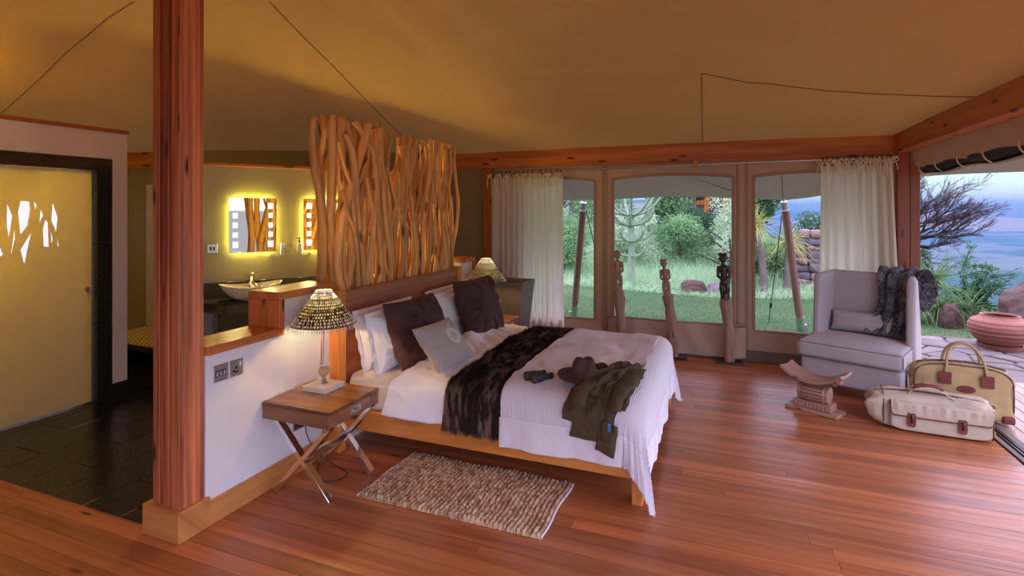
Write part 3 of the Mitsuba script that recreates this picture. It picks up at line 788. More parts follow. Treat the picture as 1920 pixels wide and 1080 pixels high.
obj('duvet', duvet(), 'white_linen', smooth=True, label='rumpled white duvet spread over the bed under the fur throw', cat='duvet')

# dark fur throw
FUR0, FUR1 = -1.60, -1.225
def fur_base(X, Y): return bed_pt(X, Y, 0.028, 0.10, 0.024, 21)
mat('fur', lambda p, n, uv: mix((0.035, 0.019, 0.015), (0.30, 0.18, 0.125), smoothstep(0.42, 0.80, fbm(p.x * 45, p.y * 9 + p.z * 9, 3, 3)) * smoothstep(0.2, 0.75, fbm(p.x * 9, p.y * 3 + p.z * 3, 7, 2) + 0.1)), 0.6, spec=0.25)
ft = thing('fur_throw', 'dark brown fur throw laid across the bed between duvet and blanket', 'throw')
wob = lambda Y, s: 0.018 * np.sin(Y * 4 + s) + 0.008 * np.sin(Y * 13 + 2 * s)
obj('backing', grid(lambda U, W: fur_base(FUR0 + wob(W, 1) * (1 - U) + (FUR1 - FUR0) * U + wob(W, 2) * U, W), np.linspace(0, 1, 24), np.linspace(2.945 - 0.270, 4.665 + 0.265, 150), 0.008), 'fur', ft, smooth=True)
def fur_hair(n=52000):
    r = np.random.default_rng(8)
    U, W = r.uniform(0, 1, n), r.uniform(2.945 - 0.275, 4.0, n)
    far = r.uniform(0, 1, n) < 0.33; W = np.where(far, r.uniform(4.0, 4.92, n), W)
    X = FUR0 + (FUR1 - FUR0) * U + wob(W, 1) * (1 - U) + wob(W, 2) * U
    e = 1e-3
    P = np.stack(fur_base(X, W), -1); A = np.stack(fur_base(X + e, W), -1) - P; B = np.stack(fur_base(X, W + e), -1) - P
    N = unit(np.cross(A, B)); B = unit(B)
    clump = meshkit.noise(np.stack([X * 28, W * 12, 0 * X], -1)) - 0.5
    D = unit(N * 0.55 - B * 0.65 + unit(A) * (clump * 1.5)[:, None] + r.normal(0, 0.22, (n, 3)))
    return blades(P - N * 0.002, D, r.uniform(0.016, 0.036, n), np.full(n, 0.0026), -B * 0.008 + 0 * P, 2, 3)
obj('fur', fur_hair(), 'fur', ft, kind='stuff')

# ribbed blanket over the foot of the bed
mat('blanket', lambda p, n, uv: mix((0.62, 0.56, 0.585), (0.80, 0.735, 0.77), 0.5 + 0.5 * dr.sin(uv.x * 546.4)), 0.9, spec=0.1, sheen=0.2,
    bump=lambda p, n, uv: noise(uv.x * 90, uv.y * 260) * 0.7 + noise(uv.x * 300, uv.y * 300, 4) * 0.3, bump_scale=0.002)
mat('blanket_hem', lambda p, n, uv: mix((0.74, 0.67, 0.70), (0.78, 0.71, 0.74), fbm(uv.x * 30, uv.y * 30, 0, 2)), 0.9, spec=0.1, sheen=0.2,
    bump=lambda p, n, uv: noise(uv.x * 500, uv.y * 500), bump_scale=0.0006)
bk = thing('blanket', 'pale grey ribbed knit blanket draped over the foot of the bed to the floor', 'blanket')
YN, YF, XF = 2.945 - 0.335, 4.665 + 0.32, BX1 + 0.445
def blanket_pt(X, Y, rib):
    x, y, z = bed_pt(X, Y, 0.040, 0.20, 0.030, 21)
    hem = sm((Y - YN) / 0.02) * sm((XF - X) / 0.02)
    h = 0.0013 * np.sin(2 * np.pi * X / 0.0115) * rib
    return x + h * (X > BX1), y - h * (Y < 2.95), z + h * (Y > 2.95) * (X < BX1)
xs1, ys1 = np.arange(-1.228, XF - 0.17, 0.0027), np.concatenate([np.arange(YN + 0.17, 2.99, 0.012), np.arange(2.99, YF, 0.022)])
obj('ribbed_panel', grid(lambda U, W: blanket_pt(U + 0.012 * np.sin(W * 3.1) * (U < -1.1) * (-1.1 - U) / 0.135, W, 1.0), xs1, ys1, 0.006), 'blanket', bk, smooth=True)
obj('hem_band', grid(lambda U, W: blanket_pt(U, W, 0.0), np.linspace(-1.228, XF, 140), np.linspace(YN, YN + 0.171, 20), 0.006), 'blanket_hem', bk, smooth=True)
obj('hem_band', grid(lambda U, W: blanket_pt(U, W, 0.0), np.linspace(XF - 0.171, XF, 18), np.linspace(YN + 0.171, YF, 120), 0.006), 'blanket_hem', bk, smooth=True)

# ---------------------------------------------------------------- pillows and cushions
def pillow(w, h, t, seed=0, n=44, flange=0.0, wr=0.012):
    a = np.linspace(-1, 1, n)
    def side(s):
        def fn(U, W):
            edge = (1 - np.abs(U) ** 2.6) * (1 - np.abs(W) ** 2.6)
            sx = 1 - 0.055 * (1 - np.abs(W) ** 2) * np.abs(U) ** 3
            sy = 1 - 0.055 * (1 - np.abs(U) ** 2) * np.abs(W) ** 3
            nz = meshkit.fbm(np.stack([U * 3 + seed, W * 3, 0 * U + s], -1), 3) - 0.5
            radial = meshkit.fbm(np.stack([np.arctan2(W, U) * 5, 0 * U + seed, 0 * U], -1), 2) - 0.5
            z = s * t / 2 * np.maximum(edge, 0) ** 0.48 + (nz * wr + radial * wr * (np.hypot(U, W) > 0.5)) * (edge > 0.02) * np.minimum(edge * 3, 1)
            return U * w / 2 * sx, W * h / 2 * sy, z
        return fn
    A, B = grid(side(1), a, a), grid(side(-1), a, a)
    B = tm(B.vertices, np.asarray(B.faces)[:, ::-1])
    ms = [A, B]
    if flange:
        ang = np.linspace(0, 1, 5)
        q = np.linspace(-1, 1, 30)
        for (px, py) in ((q, q * 0 + 1), (q, q * 0 - 1), (q * 0 + 1, q), (q * 0 - 1, q)):
            o = np.stack([px * (w / 2 * 0.97), py * (h / 2 * 0.97), 0 * px], 1); e = np.stack([px * (w / 2 + flange), py * (h / 2 + flange), 0.006 * np.sin(q * 14 + seed)], 1)
            ms.append(gridpts(np.stack([o, e], 1), 0.004))
    return cat(ms)
def pose(m, c, right, up):
    """put a pillow made in x (width), y (height), z (face) at c with these directions"""
    r = unit(V(*right)); u = V(*up); u = unit(u - r * (u @ r)); n = np.cross(r, u)
    out = tm(np.asarray(m.vertices) @ np.stack([r, u, n]) + V(*c), m.faces)
    return out
# face normal = right x up; the faces look towards +x, so right is +y and up leans back towards -x
LEAN = (-0.34, 0, 0.94)
WP = [pillow(0.66, 0.39, 0.17, s, flange=0.022) for s in (1, 2, 3, 4)]
for k, (c, right, lb) in enumerate([((-2.285, 3.34, 0.708), (0.02, 1, 0), 'white pillow upright against the headboard, nearest the bedside lamp'),
                                    ((-2.165, 3.33, 0.697), (0.05, 1, 0), 'white pillow leaning directly behind the left dark brown cushion'),
                                    ((-2.285, 4.28, 0.712), (-0.02, 1, 0), 'white pillow at the far end of the headboard, mostly hidden'),
                                    ((-2.155, 4.21, 0.700), (0.03, 1, 0), 'white pillow leaning directly behind the right dark brown cushion')]):
    p = obj('pillow', pose(WP[k], c, right, (-0.24, 0, 0.97)), 'white_linen', smooth=50, label=lb, cat='pillow', group='white pillows against the headboard')
mat('brown_velvet', lambda p, n, uv: mix((0.085, 0.042, 0.040), (0.060, 0.028, 0.028), fbm(p.x * 14, p.y * 14, p.z * 14, 3)), 0.75, sheen=1.0, spec=0.1,
    bump=lambda p, n, uv: fbm(p.x * 22, p.y * 22, p.z * 22, 3), bump_scale=0.008, eps=0.002)
mat('bead', (0.23, 0.15, 0.13), 0.3)
mat('pale_bead', (0.74, 0.70, 0.60), 0.4)
mat('grey_cotton', lambda p, n, uv: mix((0.45, 0.38, 0.345), (0.39, 0.325, 0.295), noise(p.x * 260, p.y * 260, p.z * 260)), 0.9, spec=0.1, sheen=0.2)
BEAD = trimesh.creation.icosphere(subdivisions=1, radius=1.0)
def beads(spots, r):
    v, f = np.asarray(BEAD.vertices), np.asarray(BEAD.faces)
    S = np.asarray(spots, float)
    return tm((S[:, None] + v[None] * r).reshape(-1, 3), (f[None] + (np.arange(len(S)) * len(v))[:, None, None]).reshape(-1, 3))
def face_z(m, x, y):
    from scipy.spatial import cKDTree
    v = np.asarray(m.vertices); v = v[v[:, 2] > 0.005]
    d, i = cKDTree(v[:, :2]).query(np.stack([x, y], 1), k=3)
    return v[i, 2].mean(1)
def writing(m, x0, x1, y0, y1, rows, seed):
    r = np.random.default_rng(seed)
    xs, ys = [], []
    for j in range(rows):
        x = x0
        while x < x1:
            if r.uniform() < 0.80:
                xs.append(x); ys.append(y1 - (y1 - y0) * j / (rows - 1) + r.normal(0, 0.0035) + 0.004 * math.sin(x * 90 + j))
            x += 0.0085
    xs, ys = np.array(xs), np.array(ys)
    return beads(np.stack([xs, ys, face_z(m, xs, ys) + 0.001], 1), 0.0026)
for k, (c, right, up, lb) in enumerate([((-2.050, 3.37, 0.738), (0.07, 1, 0), (-0.36, 0.04, 0.93), 'dark brown velvet cushion on the left, behind the small grey cushion'),
                                        ((-1.985, 4.26, 0.765), (0.12, 1, 0.0), (-0.30, 0.06, 0.94), 'dark brown velvet cushion on the right, covered with rows of studs')]):
    m = pillow(0.60, 0.49 + 0.03 * k, 0.20, 10 + k, wr=0.045)
    t = thing('cushion', lb, 'cushion', 'brown velvet cushions on the bed')
    obj('cover', pose(m, c, right, up), 'brown_velvet', t, smooth=True)
    obj('stud_pattern', pose(writing(m, -0.02, 0.20, -0.20 if k else -0.02, 0.14 if k else 0.07, 18 if k else 6, k), c, right, up), 'bead', t, kind='stuff', label='stitched rows of small dark studs')
m = pillow(0.43, 0.34, 0.13, 30)
gc, gr, gu = (-1.775, 3.24, 0.697), (0.10, 1, 0.015), (-0.52, 0.04, 0.62)
t = thing('cushion', 'small grey cotton cushion with a beaded ring, in front of the left brown cushion', 'cushion')
obj('cover', pose(m, gc, gr, gu), 'grey_cotton', t, smooth=True)
ring = []
for rr, n in ((0.060, 44), (0.052, 38), (0.044, 30), (0.033, 22), (0.022, 12)):
    a = np.arange(n) * 2 * np.pi / n
    keep = np.ones(n, bool) if rr > 0.04 else (np.arange(n) % 3 > 0)
    ring.append(np.stack([0.055 + rr * np.cos(a[keep]), 0.015 + rr * np.sin(a[keep])], 1))
ring = np.vstack(ring)
obj('bead_ring', pose(beads(np.column_stack([ring, face_z(m, ring[:, 0], ring[:, 1]) + 0.001]), 0.0034), gc, gr, gu), 'pale_bead', t, kind='stuff', label='ring of pale beads sewn on the cover')

# ---------------------------------------------------------------- bedside tables and lamps
def nightstand(y0, label):
    x0, x1, y1 = -2.440, -1.968, y0 + 0.45
    t = thing('bedside_table', label, 'table', 'bedside tables with crossed metal legs')
    obj('table_top', grain(bx(x0, x1, y0, y1, 0.500, 0.518, 0.003), 0), 'rosewood', t)
    obj('side_panel', grain(bx(x0 + 0.004, x1 - 0.004, y0 + 0.002, y0 + 0.022, 0.425, 0.500, 0.002), 0), 'rosewood', t)
    obj('side_panel', grain(bx(x0 + 0.004, x1 - 0.004, y1 - 0.022, y1 - 0.002, 0.425, 0.500, 0.002), 0), 'rosewood', t)
    obj('back_panel', grain(bx(x0 + 0.004, x0 + 0.022, y0 + 0.022, y1 - 0.022, 0.425, 0.500), 1), 'rosewood', t)
    obj('bottom_panel', bx(x0 + 0.02, x1 - 0.03, y0 + 0.022, y1 - 0.022, 0.428, 0.436), 'rosewood', t)
    d = obj('drawer', grain(bx(x1 - 0.026, x1 - 0.002, y0 + 0.085, y1 - 0.085, 0.428, 0.498, 0.002), 1), 'rosewood', t)
    for a, b in ((y0 + 0.023, y0 + 0.083), (y1 - 0.083, y1 - 0.023)): obj('front_block', grain(bx(x1 - 0.026, x1 - 0.003, a, b, 0.428, 0.498, 0.002), 1), 'rosewood', t)
    yc = (y0 + y1) / 2
    obj('drawer_pull', cat([bx(x1 - 0.002, x1 + 0.001, yc - 0.045, yc + 0.045, 0.444, 0.484, 0.001), tube([(x1 + 0.001, yc - 0.030, 0.470), (x1 + 0.012, yc - 0.030, 0.460), (x1 + 0.012, yc + 0.030, 0.460), (x1 + 0.001, yc + 0.030, 0.470)], 0.004, 8)]), 'steel', d)
    for y in (y0 + 0.020, y1 - 0.062):
        for a, b in ((x0 + 0.06, x1 - 0.015), (x1 - 0.02, x0 + 0.075)):
            L = math.hypot(b - a, 0.42); ang = math.degrees(math.atan2(0.42, b - a))
            m = bx(0.01, L - 0.004, 0, 0.042, -0.016, 0.016, 0.003)
            mm = move(m, (a, y, 0.008), 0, 0, -ang)
            v = np.asarray(mm.vertices).copy(); v[:, 2] = np.clip(v[:, 2], 0.0, 0.426)
            obj('leg', tm(v, mm.faces), 'chrome', t)
    obj('stretcher', bx((x0 + x1) / 2 + 0.01, (x0 + x1) / 2 + 0.045, y0 + 0.055, y1 - 0.055, 0.195, 0.235, 0.004), 'chrome', t)
    return t
nightstand(2.320, 'wooden bedside table with crossed chrome legs by the half wall, beside the rug')
nightstand(4.740, 'wooden bedside table beyond the bed, next to the dark planter')

mat('quill', (0.80, 0.72, 0.56), 0.5)
scene['shade_shell'] = {'type': 'principledthin', 'base_color': proc(lambda p, n, uv: shade_fn(uv)), 'roughness': 0.4, 'spec_trans': 0.0, 'diff_trans': 0.55, 'eta': 1.3}
def shade_fn(uv):
    a, h = uv.x, uv.y
    row = dr.floor(h * 13); col = a * 58 + 0.5 * (row - 2 * dr.floor(row / 2)) + 0.6 * cell_rand(row, 7)
    fx, fy = col - dr.floor(col) - 0.5, h * 13 - row - 0.5
    k = cell_rand(dr.floor(col), row)
    on = dr.select(k > 0.10 + 0.55 * smoothstep(0.62, 0.85, h), 1.0, 0.0)
    sz = 0.75 + 0.5 * cell_rand(dr.floor(col), row, 5)
    d = dr.sqrt(fx * fx * 1.5 + fy * fy) / sz
    return mix((0.014, 0.010, 0.007), mix((0.85, 0.76, 0.58), (0.52, 0.30, 0.13), smoothstep(0.6, 1.0, cell_rand(dr.floor(col), row, 9))), smoothstep(0.37, 0.28, d) * on)
def lamp(x, y, z0, label):
    t = thing('table_lamp', label, 'lamp', 'bedside lamps with quill shades')
    R1 = lambda m: move(m, (x, y, z0))
    obj('base', R1(bx(-0.088, 0.088, -0.088, 0.088, 0.0, 0.030, 0.003)), 'cream_lacquer', t)
    obj('foot_fitting', R1(lathe([(0, 0.03), (0.022, 0.03), (0.024, 0.036), (0.015, 0.046), (0.018, 0.054), (0.012, 0.062), (0.014, 0.075), (0, 0.076)], 24)), 'chrome', t, smooth=35)
    s = np.linspace(-1.5, 1.5, 18)
    obj('ball', R1(lathe([(0.033 * math.cos(a), 0.107 + 0.033 * math.sin(a)) for a in s], 28)), 'wicker_ball', t, smooth=True)
    obj('collar', R1(lathe([(0, 0.137), (0.016, 0.138), (0.026, 0.142), (0.026, 0.149), (0.0, 0.150)], 24)), 'chrome', t, smooth=35)
    obj('crystal_column', R1(lathe([(0, 0.150), (0.020, 0.150), (0.021, 0.153), (0.021, 0.372), (0.020, 0.375), (0, 0.375)], 12)), 'glass', t)
    obj('stem', R1(tube([(0, 0, 0.150), (0, 0, 0.46)], 0.004, 8)), 'chrome', t)
    obj('bulb_holder', R1(lathe([(0, 0.375), (0.020, 0.376), (0.020, 0.40), (0.014, 0.404), (0.014, 0.46), (0, 0.461)], 20)), 'chrome', t, smooth=35)
    scene[t + '__bulb'] = {'type': 'sphere', 'center': [x, y, z0 + 0.497], 'radius': 0.026, 'bsdf': {'type': 'ref', 'id': 'lamp_white'}, 'emitter': emit([190 * c for c in WARM])}
    zt, zb, rt, rb = 0.592, 0.385, 0.050, 0.196
    us, vs = np.linspace(0, 1, 73), np.linspace(0.06, 0.80, 14)
    cone = grid(lambda U, W: ((rb + (rt - rb) * W) * np.cos(U * 2 * np.pi), (rb + (rt - rb) * W) * np.sin(U * 2 * np.pi), zb + (zt - zb) * W), us, vs)
    obj('shade', R1(cone), 'shade_shell', t, smooth=True)
    q = []
    r = np.random.default_rng(4)
    for k in range(84):
        a = 2 * math.pi * k / 84 + r.normal(0, 0.012)
        for (w0, w1, rr) in ((-0.06, 0.26 + 0.1 * r.uniform(), 0.0019),) if k % 2 else ((-0.05, 0.14, 0.0018), (0.66, 1.04, 0.0019)):
            p = [((rb + (rt - rb) * w + 0.002) * math.cos(a), (rb + (rt - rb) * w + 0.002) * math.sin(a), zb + (zt - zb) * w) for w in (w0, w1)]
            q.append(tube(p, rr, 4))
    obj('quills', R1(cat(q)), 'quill', t, kind='stuff', label='pale quills radiating along the shade')
    for w in (0.06, 0.5, 0.80, 0.97):
        rr = rb + (rt - rb) * w + 0.003
        a = np.linspace(0, 2 * np.pi, 49)
        obj('shade_ring', R1(tube(np.stack([rr * np.cos(a), rr * np.sin(a), 0 * a + zb + (zt - zb) * w], 1), 0.0022, 6, cap=False)), 'black_plastic', t, smooth=True)
    for k in range(3):
        a = 2 * math.pi * k / 3 + 0.4
        obj('shade_arm', R1(tube([(0.012 * math.cos(a), 0.012 * math.sin(a), 0.44), ((rt + 0.02) * math.cos(a), (rt + 0.02) * math.sin(a), 0.555)], 0.0022, 6)), 'chrome', t)
mat('wicker_ball', lambda p, n, uv: mix((0.60, 0.43, 0.24), (0.40, 0.26, 0.12), noise(p.x * 160, p.y * 160, p.z * 420)), 0.6)
lamp(-2.275, 2.635, 0.518, 'lit bedside lamp with spotted quill shade on the table by the half wall')
lamp(-2.255, 4.985, 0.518, 'lit bedside lamp with spotted quill shade on the far side of the bed')
cb = obj('lamp_cable', tube(curve([(-2.40, 2.62, 0.30), (-2.36, 2.66, 0.12), (-2.25, 2.72, 0.012), (-2.12, 2.66, 0.008), (-2.15, 2.56, 0.008), (-2.28, 2.58, 0.008), (-2.36, 2.70, 0.02), (-2.38, 2.745, 0.30), (-2.40, 2.76, 0.50)], 50), 0.003, 6), 'black_plastic', smooth=True,
         label='thin black cable looping down behind the near bedside table', cat='cable')

# ---------------------------------------------------------------- rug
mat('jute', lambda p, n, uv: mix((0.30, 0.16, 0.085), (0.64, 0.45, 0.29), smoothstep(0.2, 0.8, noise(p.x * 45, p.y * 40, 1) * 0.5 + noise(p.x * 220, p.y * 90, 5) * 0.6 - 0.05)), 0.95, spec=0.1)
rg = thing('rug', 'small braided straw-coloured rug on the floor beside the bed', 'rug')
RX0, RX1, RY0, RY1 = -1.905, -0.835, 2.492, 3.055
def rug_top():
    us, vs = np.linspace(0, 1, 330), np.linspace(0, 1, 130)
    def fn(U, W):
        x = RX0 + (RX1 - RX0) * U + 0.006 * np.sin(W * 9) + 0.01 * (W - 0.5)
        y = RY0 + (RY1 - RY0) * W + 0.008 * np.sin(U * 12)
        ph = (U * 1.07 / 0.0255 + 0.35 * (meshkit.noise(np.stack([U * 40, W * 9, 0 * U], -1)) - 0.5))
        row = np.floor(ph)
        lump = meshkit.noise(np.stack([row * 7.3, W * 46 + row * 3.1, 0 * U], -1))
        e = np.minimum(np.minimum(U, 1 - U) * 1.07, np.minimum(W, 1 - W) * 0.56)
        z = 0.005 + (0.003 + 0.021 * np.abs(np.sin(np.pi * ph)) ** 0.8 * (0.60 + 0.55 * lump)) * sm(e / 0.008)
        return x, y, z
    return grid(fn, us, vs)
obj('pile', rug_top(), 'jute', rg, smooth=True, kind='stuff', label='ridged braided pile')
obj('backing', bx(RX0 - 0.002, RX1 + 0.006, RY0 - 0.004, RY1 + 0.004, 0.0005, 0.007, 0.002), 'jute', rg)
for x in (RX0 - 0.006, RX1 + 0.004): obj('edge_band', grid(lambda U, W: (x + 0.006 * np.sin(W * 9) + 0.01 * (W - 0.5) + 0.006 * np.cos(U), RY0 + (RY1 - RY0) * W, 0.008 + 0.006 * np.sin(U)), np.linspace(0, 2 * np.pi, 10), np.linspace(0, 1, 30)), 'blanket_hem', rg, smooth=True)
# ---------------------------------------------------------------- branch screen standing on the wall behind the headboard
bs = thing('branch_screen', 'tall screen of upright bare branches standing between the bed and the bathroom', 'screen')
def branch(y0, x0, pts, r0, r1, zb, seed):
    """pts: (dy, z) offsets along the branch"""
    r = np.random.default_rng(seed)
    p = curve([(x0 + r.normal(0, 0.012), y0 + dy, z) for dy, z in pts], 22)
    t = np.linspace(0, 1, len(p))
    p[:, 0] += 0.012 * np.sin(t * r.uniform(3, 8) + r.uniform(0, 6)); p[:, 1] += 0.010 * np.sin(t * r.uniform(4, 10) + r.uniform(0, 6))
    rad = r0 + (r1 - r0) * t + 0.0022 * np.sin(t * r.uniform(20, 45)) + 0.004 * np.exp(-((t - r.uniform(0.2, 0.8)) / 0.03) ** 2)
    return tgrain(tube(p, rad, 9)), p
rb = np.random.default_rng(21)
def add_branch(y0, x0, pts, r0, r1, fork=None, seed=0):
    zb = pts[0][1]
    m, p = branch(y0, x0, pts, r0, r1, zb, seed)
    ms = [m]
    if fork:
        k, dy, dz, rr = fork
        q = curve([p[k], p[k] + V(0.01, dy * 0.45, dz * 0.3), p[k] + V(0.015, dy, dz)], 12)
        ms.append(tgrain(tube(q, np.linspace(rr, rr * 0.75, 12), 8)))
    obj('branch', cat(ms), 'branch_wood', bs, smooth=True)
# the big ones at the near end, then a thicket in three layers
add_branch(2.875, -2.53, [(0.04, 1.12), (0.045, 1.4), (-0.02, 1.75), (-0.045, 2.0), (-0.04, 2.225)], 0.030, 0.026, None, 1)
add_branch(2.905, -2.56, [(0.03, 1.12), (0.04, 1.45), (0.02, 1.8), (0.055, 1.98), (0.02, 2.05), (0.03, 2.235)], 0.030, 0.026, (13, 0.10, 0.30, 0.018), 2)
add_branch(2.985, -2.50, [(0.05, 1.005), (0.03, 1.3), (-0.02, 1.7), (-0.015, 2.0), (-0.02, 2.25)], 0.032, 0.028, None, 3)
add_branch(3.02, -2.56, [(0.05, 1.005), (0.05, 1.4), (0.09, 1.75), (0.05, 2.0), (-0.02, 2.245)], 0.029, 0.027, (12, -0.10, 0.42, 0.020), 4)
add_branch(3.06, -2.47, [(-0.01, 1.005), (-0.02, 1.45), (0.08, 1.75), (0.20, 2.05), (0.25, 2.235)], 0.030, 0.033, None, 5)
add_branch(3.13, -2.53, [(0.0, 1.005), (0.03, 1.5), (0.02, 1.8), (-0.03, 2.05), (-0.04, 2.25)], 0.028, 0.034, None, 6)
add_branch(3.54, -2.46, [(0.06, 1.005), (0.08, 1.25), (0.0, 1.55), (-0.06, 1.85), (-0.22, 2.10), (-0.37, 2.24)], 0.028, 0.020, (15, -0.10, 0.14, 0.014), 7)
add_branch(3.20, -2.50, [(0.02, 1.005), (0.0, 1.3), (0.10, 1.6), (0.16, 1.9), (0.14, 2.245)], 0.026, 0.030, None, 8)
add_branch(3.27, -2.47, [(0.08, 1.005), (0.10, 1.4), (0.18, 1.65), (0.12, 1.85), (0.13, 1.95)], 0.025, 0.018, (16, 0.14, 0.30, 0.016), 9)
N_BR = 62
for i in range(N_BR):
    lay = i % 3
    y0 = 3.12 + (4.77 - 3.12) * ((i + 0.5) / N_BR) + rb.normal(0, 0.012)
    if lay == 2 and y0 < 3.35: continue
    x0 = (-2.47, -2.53, -2.585)[lay]
    lean = rb.normal(0, 0.15)
    lean = np.clip(lean, 2.90 - y0 if y0 < 3.2 else -0.35, 4.76 - y0)
    bow = rb.normal(0, 0.045)
    top = 2.235 + rb.normal(0, 0.022) - (0.10 if rb.uniform() < 0.15 else 0)
    pts = [(0, 1.005), (lean * 0.15 + bow, 1.35), (lean * 0.45 + bow * rb.uniform(-1, 1), 1.7), (lean * 0.8 + rb.normal(0, 0.02), 2.0), (lean, top)]
    thick = rb.uniform(0.017, 0.026) * (1.12 if y0 < 3.6 else 0.95)
    fork = None
    if rb.uniform() < 0.5:
        k = int(rb.integers(8, 15)); dz = rb.uniform(0.22, 0.45); z = 1.005 + (top - 1.005) * k / 21
        dy = rb.normal(0, 0.12); dy = np.clip(dy, -0.25, 4.77 - y0 - lean)
        fork = (k, dy, min(dz, top - z + 0.02), thick * 0.62)
    add_branch(y0, x0, pts, thick, thick * rb.uniform(0.7, 1.0), fork, 40 + i)

# ---------------------------------------------------------------- curtain rod and tie-top curtains
ROD = lambda x: 2.078 + 0.0135 * (x + 1.76)
rod = thing('curtain_rod', 'long thin steel curtain rod under the beam of the window wall', 'curtain rod')
obj('tube', tube([(-2.74, 6.185, ROD(-2.74)), (1.54, 6.185, ROD(1.54))], 0.011, 10), 'steel', rod, smooth=40)
for x in (-0.30,): obj('bracket', cat([bx(x - 0.020, x + 0.020, 6.168, 6.25, ROD(x) - 0.03, ROD(x) + 0.045, 0.003)]), 'pine', rod)
scene['curtain'] = {'type': 'principledthin', 'base_color': rgb((0.97, 0.90, 0.79)), 'roughness': 0.8, 'spec_trans': 0.0, 'diff_trans': 1.15, 'eta': 1.3}
mat('tie', (0.74, 0.62, 0.45), 0.85)
mat('ring_wood', (0.16, 0.065, 0.03), 0.45)
def curtain(x0, x1, xb0, xb1, zt, zb, folds, seed, label):
    t = thing('curtain', label, 'curtain', 'tie-top curtains at the window wall')
    r = np.random.default_rng(seed)
    us, vs = np.linspace(0, 1, 360), np.linspace(0, 1, 40)
    warp = lambda U: U + 0.02 * np.sin(U * 2 * np.pi * 2.3 + seed) + 0.008 * np.sin(U * 2 * np.pi * 5.1)
    def fn(U, W):
        ph = 2 * np.pi * folds * warp(U)
        amp = 0.022 + 0.014 * W
        a, b = x0 + (xb0 - x0) * W ** 1.3, x1 + (xb1 - x1) * W ** 1.3
        x = a + (b - a) * U + 0.010 * np.sin(2 * ph + 1) * (0.4 + 0.6 * W)
        y = 6.187 + amp * np.sin(ph) + 0.010 * np.sin(0.37 * ph + seed + 2 * W) - 0.0 * W
        return x, y, zt - (zt - zb) * W + 0.010 * np.cos(ph) * (1 - W) ** 6
    obj('cloth', grid(fn, us, vs), 'curtain', t, smooth=True)
    n = 16
    for k in range(n):
        u = (k + 0.5) / n
        x = x0 + (x1 - x0) * u + r.normal(0, 0.008)
        zr = ROD(x)
        a = np.linspace(0, 2 * np.pi, 25)
        obj('ring', tube(np.stack([x + 0.004 * np.sin(a), 6.185 + 0.022 * np.cos(a), zr - 0.006 + 0.024 * np.sin(a)], 1), 0.0055, 6, cap=False), 'ring_wood', t, smooth=True)
        ms = []
        for s in range(3):
            d = r.uniform(-1, 1); L = r.uniform(0.06, 0.13)
            o = V(x + r.normal(0, 0.012), 6.165, zt - 0.005)
            ms.append(tube(curve([o + V(0, 0.01, 0.06), o + V(0.01 * d, -0.012, 0.045), o + V(0.035 * d, -0.03, 0.01), o + V(0.05 * d, -0.032, -L * 0.5), o + V(0.055 * d, -0.028, -L)], 12), 0.0048, 5))
        lp = np.linspace(0, 2 * np.pi, 14)
        o = V(x, 6.150, zt + 0.02); d = r.choice([-1, 1])
        ms.append(tube(np.stack([o[0] + d * 0.03 * (1 - np.cos(lp)), o[1] - 0.008 + 0 * lp, o[2] + 0.016 * np.sin(lp) + 0.01 * (1 - np.cos(lp))], 1), 0.0045, 5, cap=False))
        obj('tie', cat(ms), 'tie', t, smooth=True)
    return t
curtain(-2.735, -1.795, -2.73, -1.765, 2.00, 0.015, 11, 2, 'long cream curtain tied to rings, left end of the window wall')
curtain(0.895, 1.500, 0.86, 1.60, 2.055, 0.015, 8, 5, 'long cream curtain tied to rings, at the corner behind the armchair')

# ---------------------------------------------------------------- carved figure posts
def smooth_union(parts, length=0.010, it=6):
    m = m3.Manifold()
    for p in parts: m = m + p
    m = m.refine_to_length(length)
    k = m.to_mesh()
    t = trimesh.Trimesh(k.vert_properties[:, :3], k.tri_verts, process=True)
    trimesh.smoothing.filter_taubin(t, iterations=it)
    return t
def ball(c, r, n=16): return m3.Manifold.sphere(float(r), n).translate([float(x) for x in c])
def bone(a, b, ra, rb, n=14): return m3.Manifold.batch_hull([ball(a, ra, n), ball(b, rb, n)])
def trunk(h, r0, r1, seed, bend):
    t = np.linspace(0, 1, 30)
    p = np.stack([bend * np.sin(t * 3) * 0.5, 0.006 * np.sin(t * 7 + seed), h * t], 1)
    m = tube(p, r0 + (r1 - r0) * t + 0.004 * np.sin(t * 17 + seed), 22)
    v = np.asarray(m.vertices); ang = np.arctan2(v[:, 1], v[:, 0])
    d = meshkit.fbm(np.stack([np.cos(ang) * 2.4 + seed, np.sin(ang) * 2.4, v[:, 2] * 5], -1), 3) - 0.5
    v2 = v.copy(); v2[:, :2] *= (1 + 0.30 * d)[:, None]
    out = tm(v2, m.faces); return grain(out, 2)
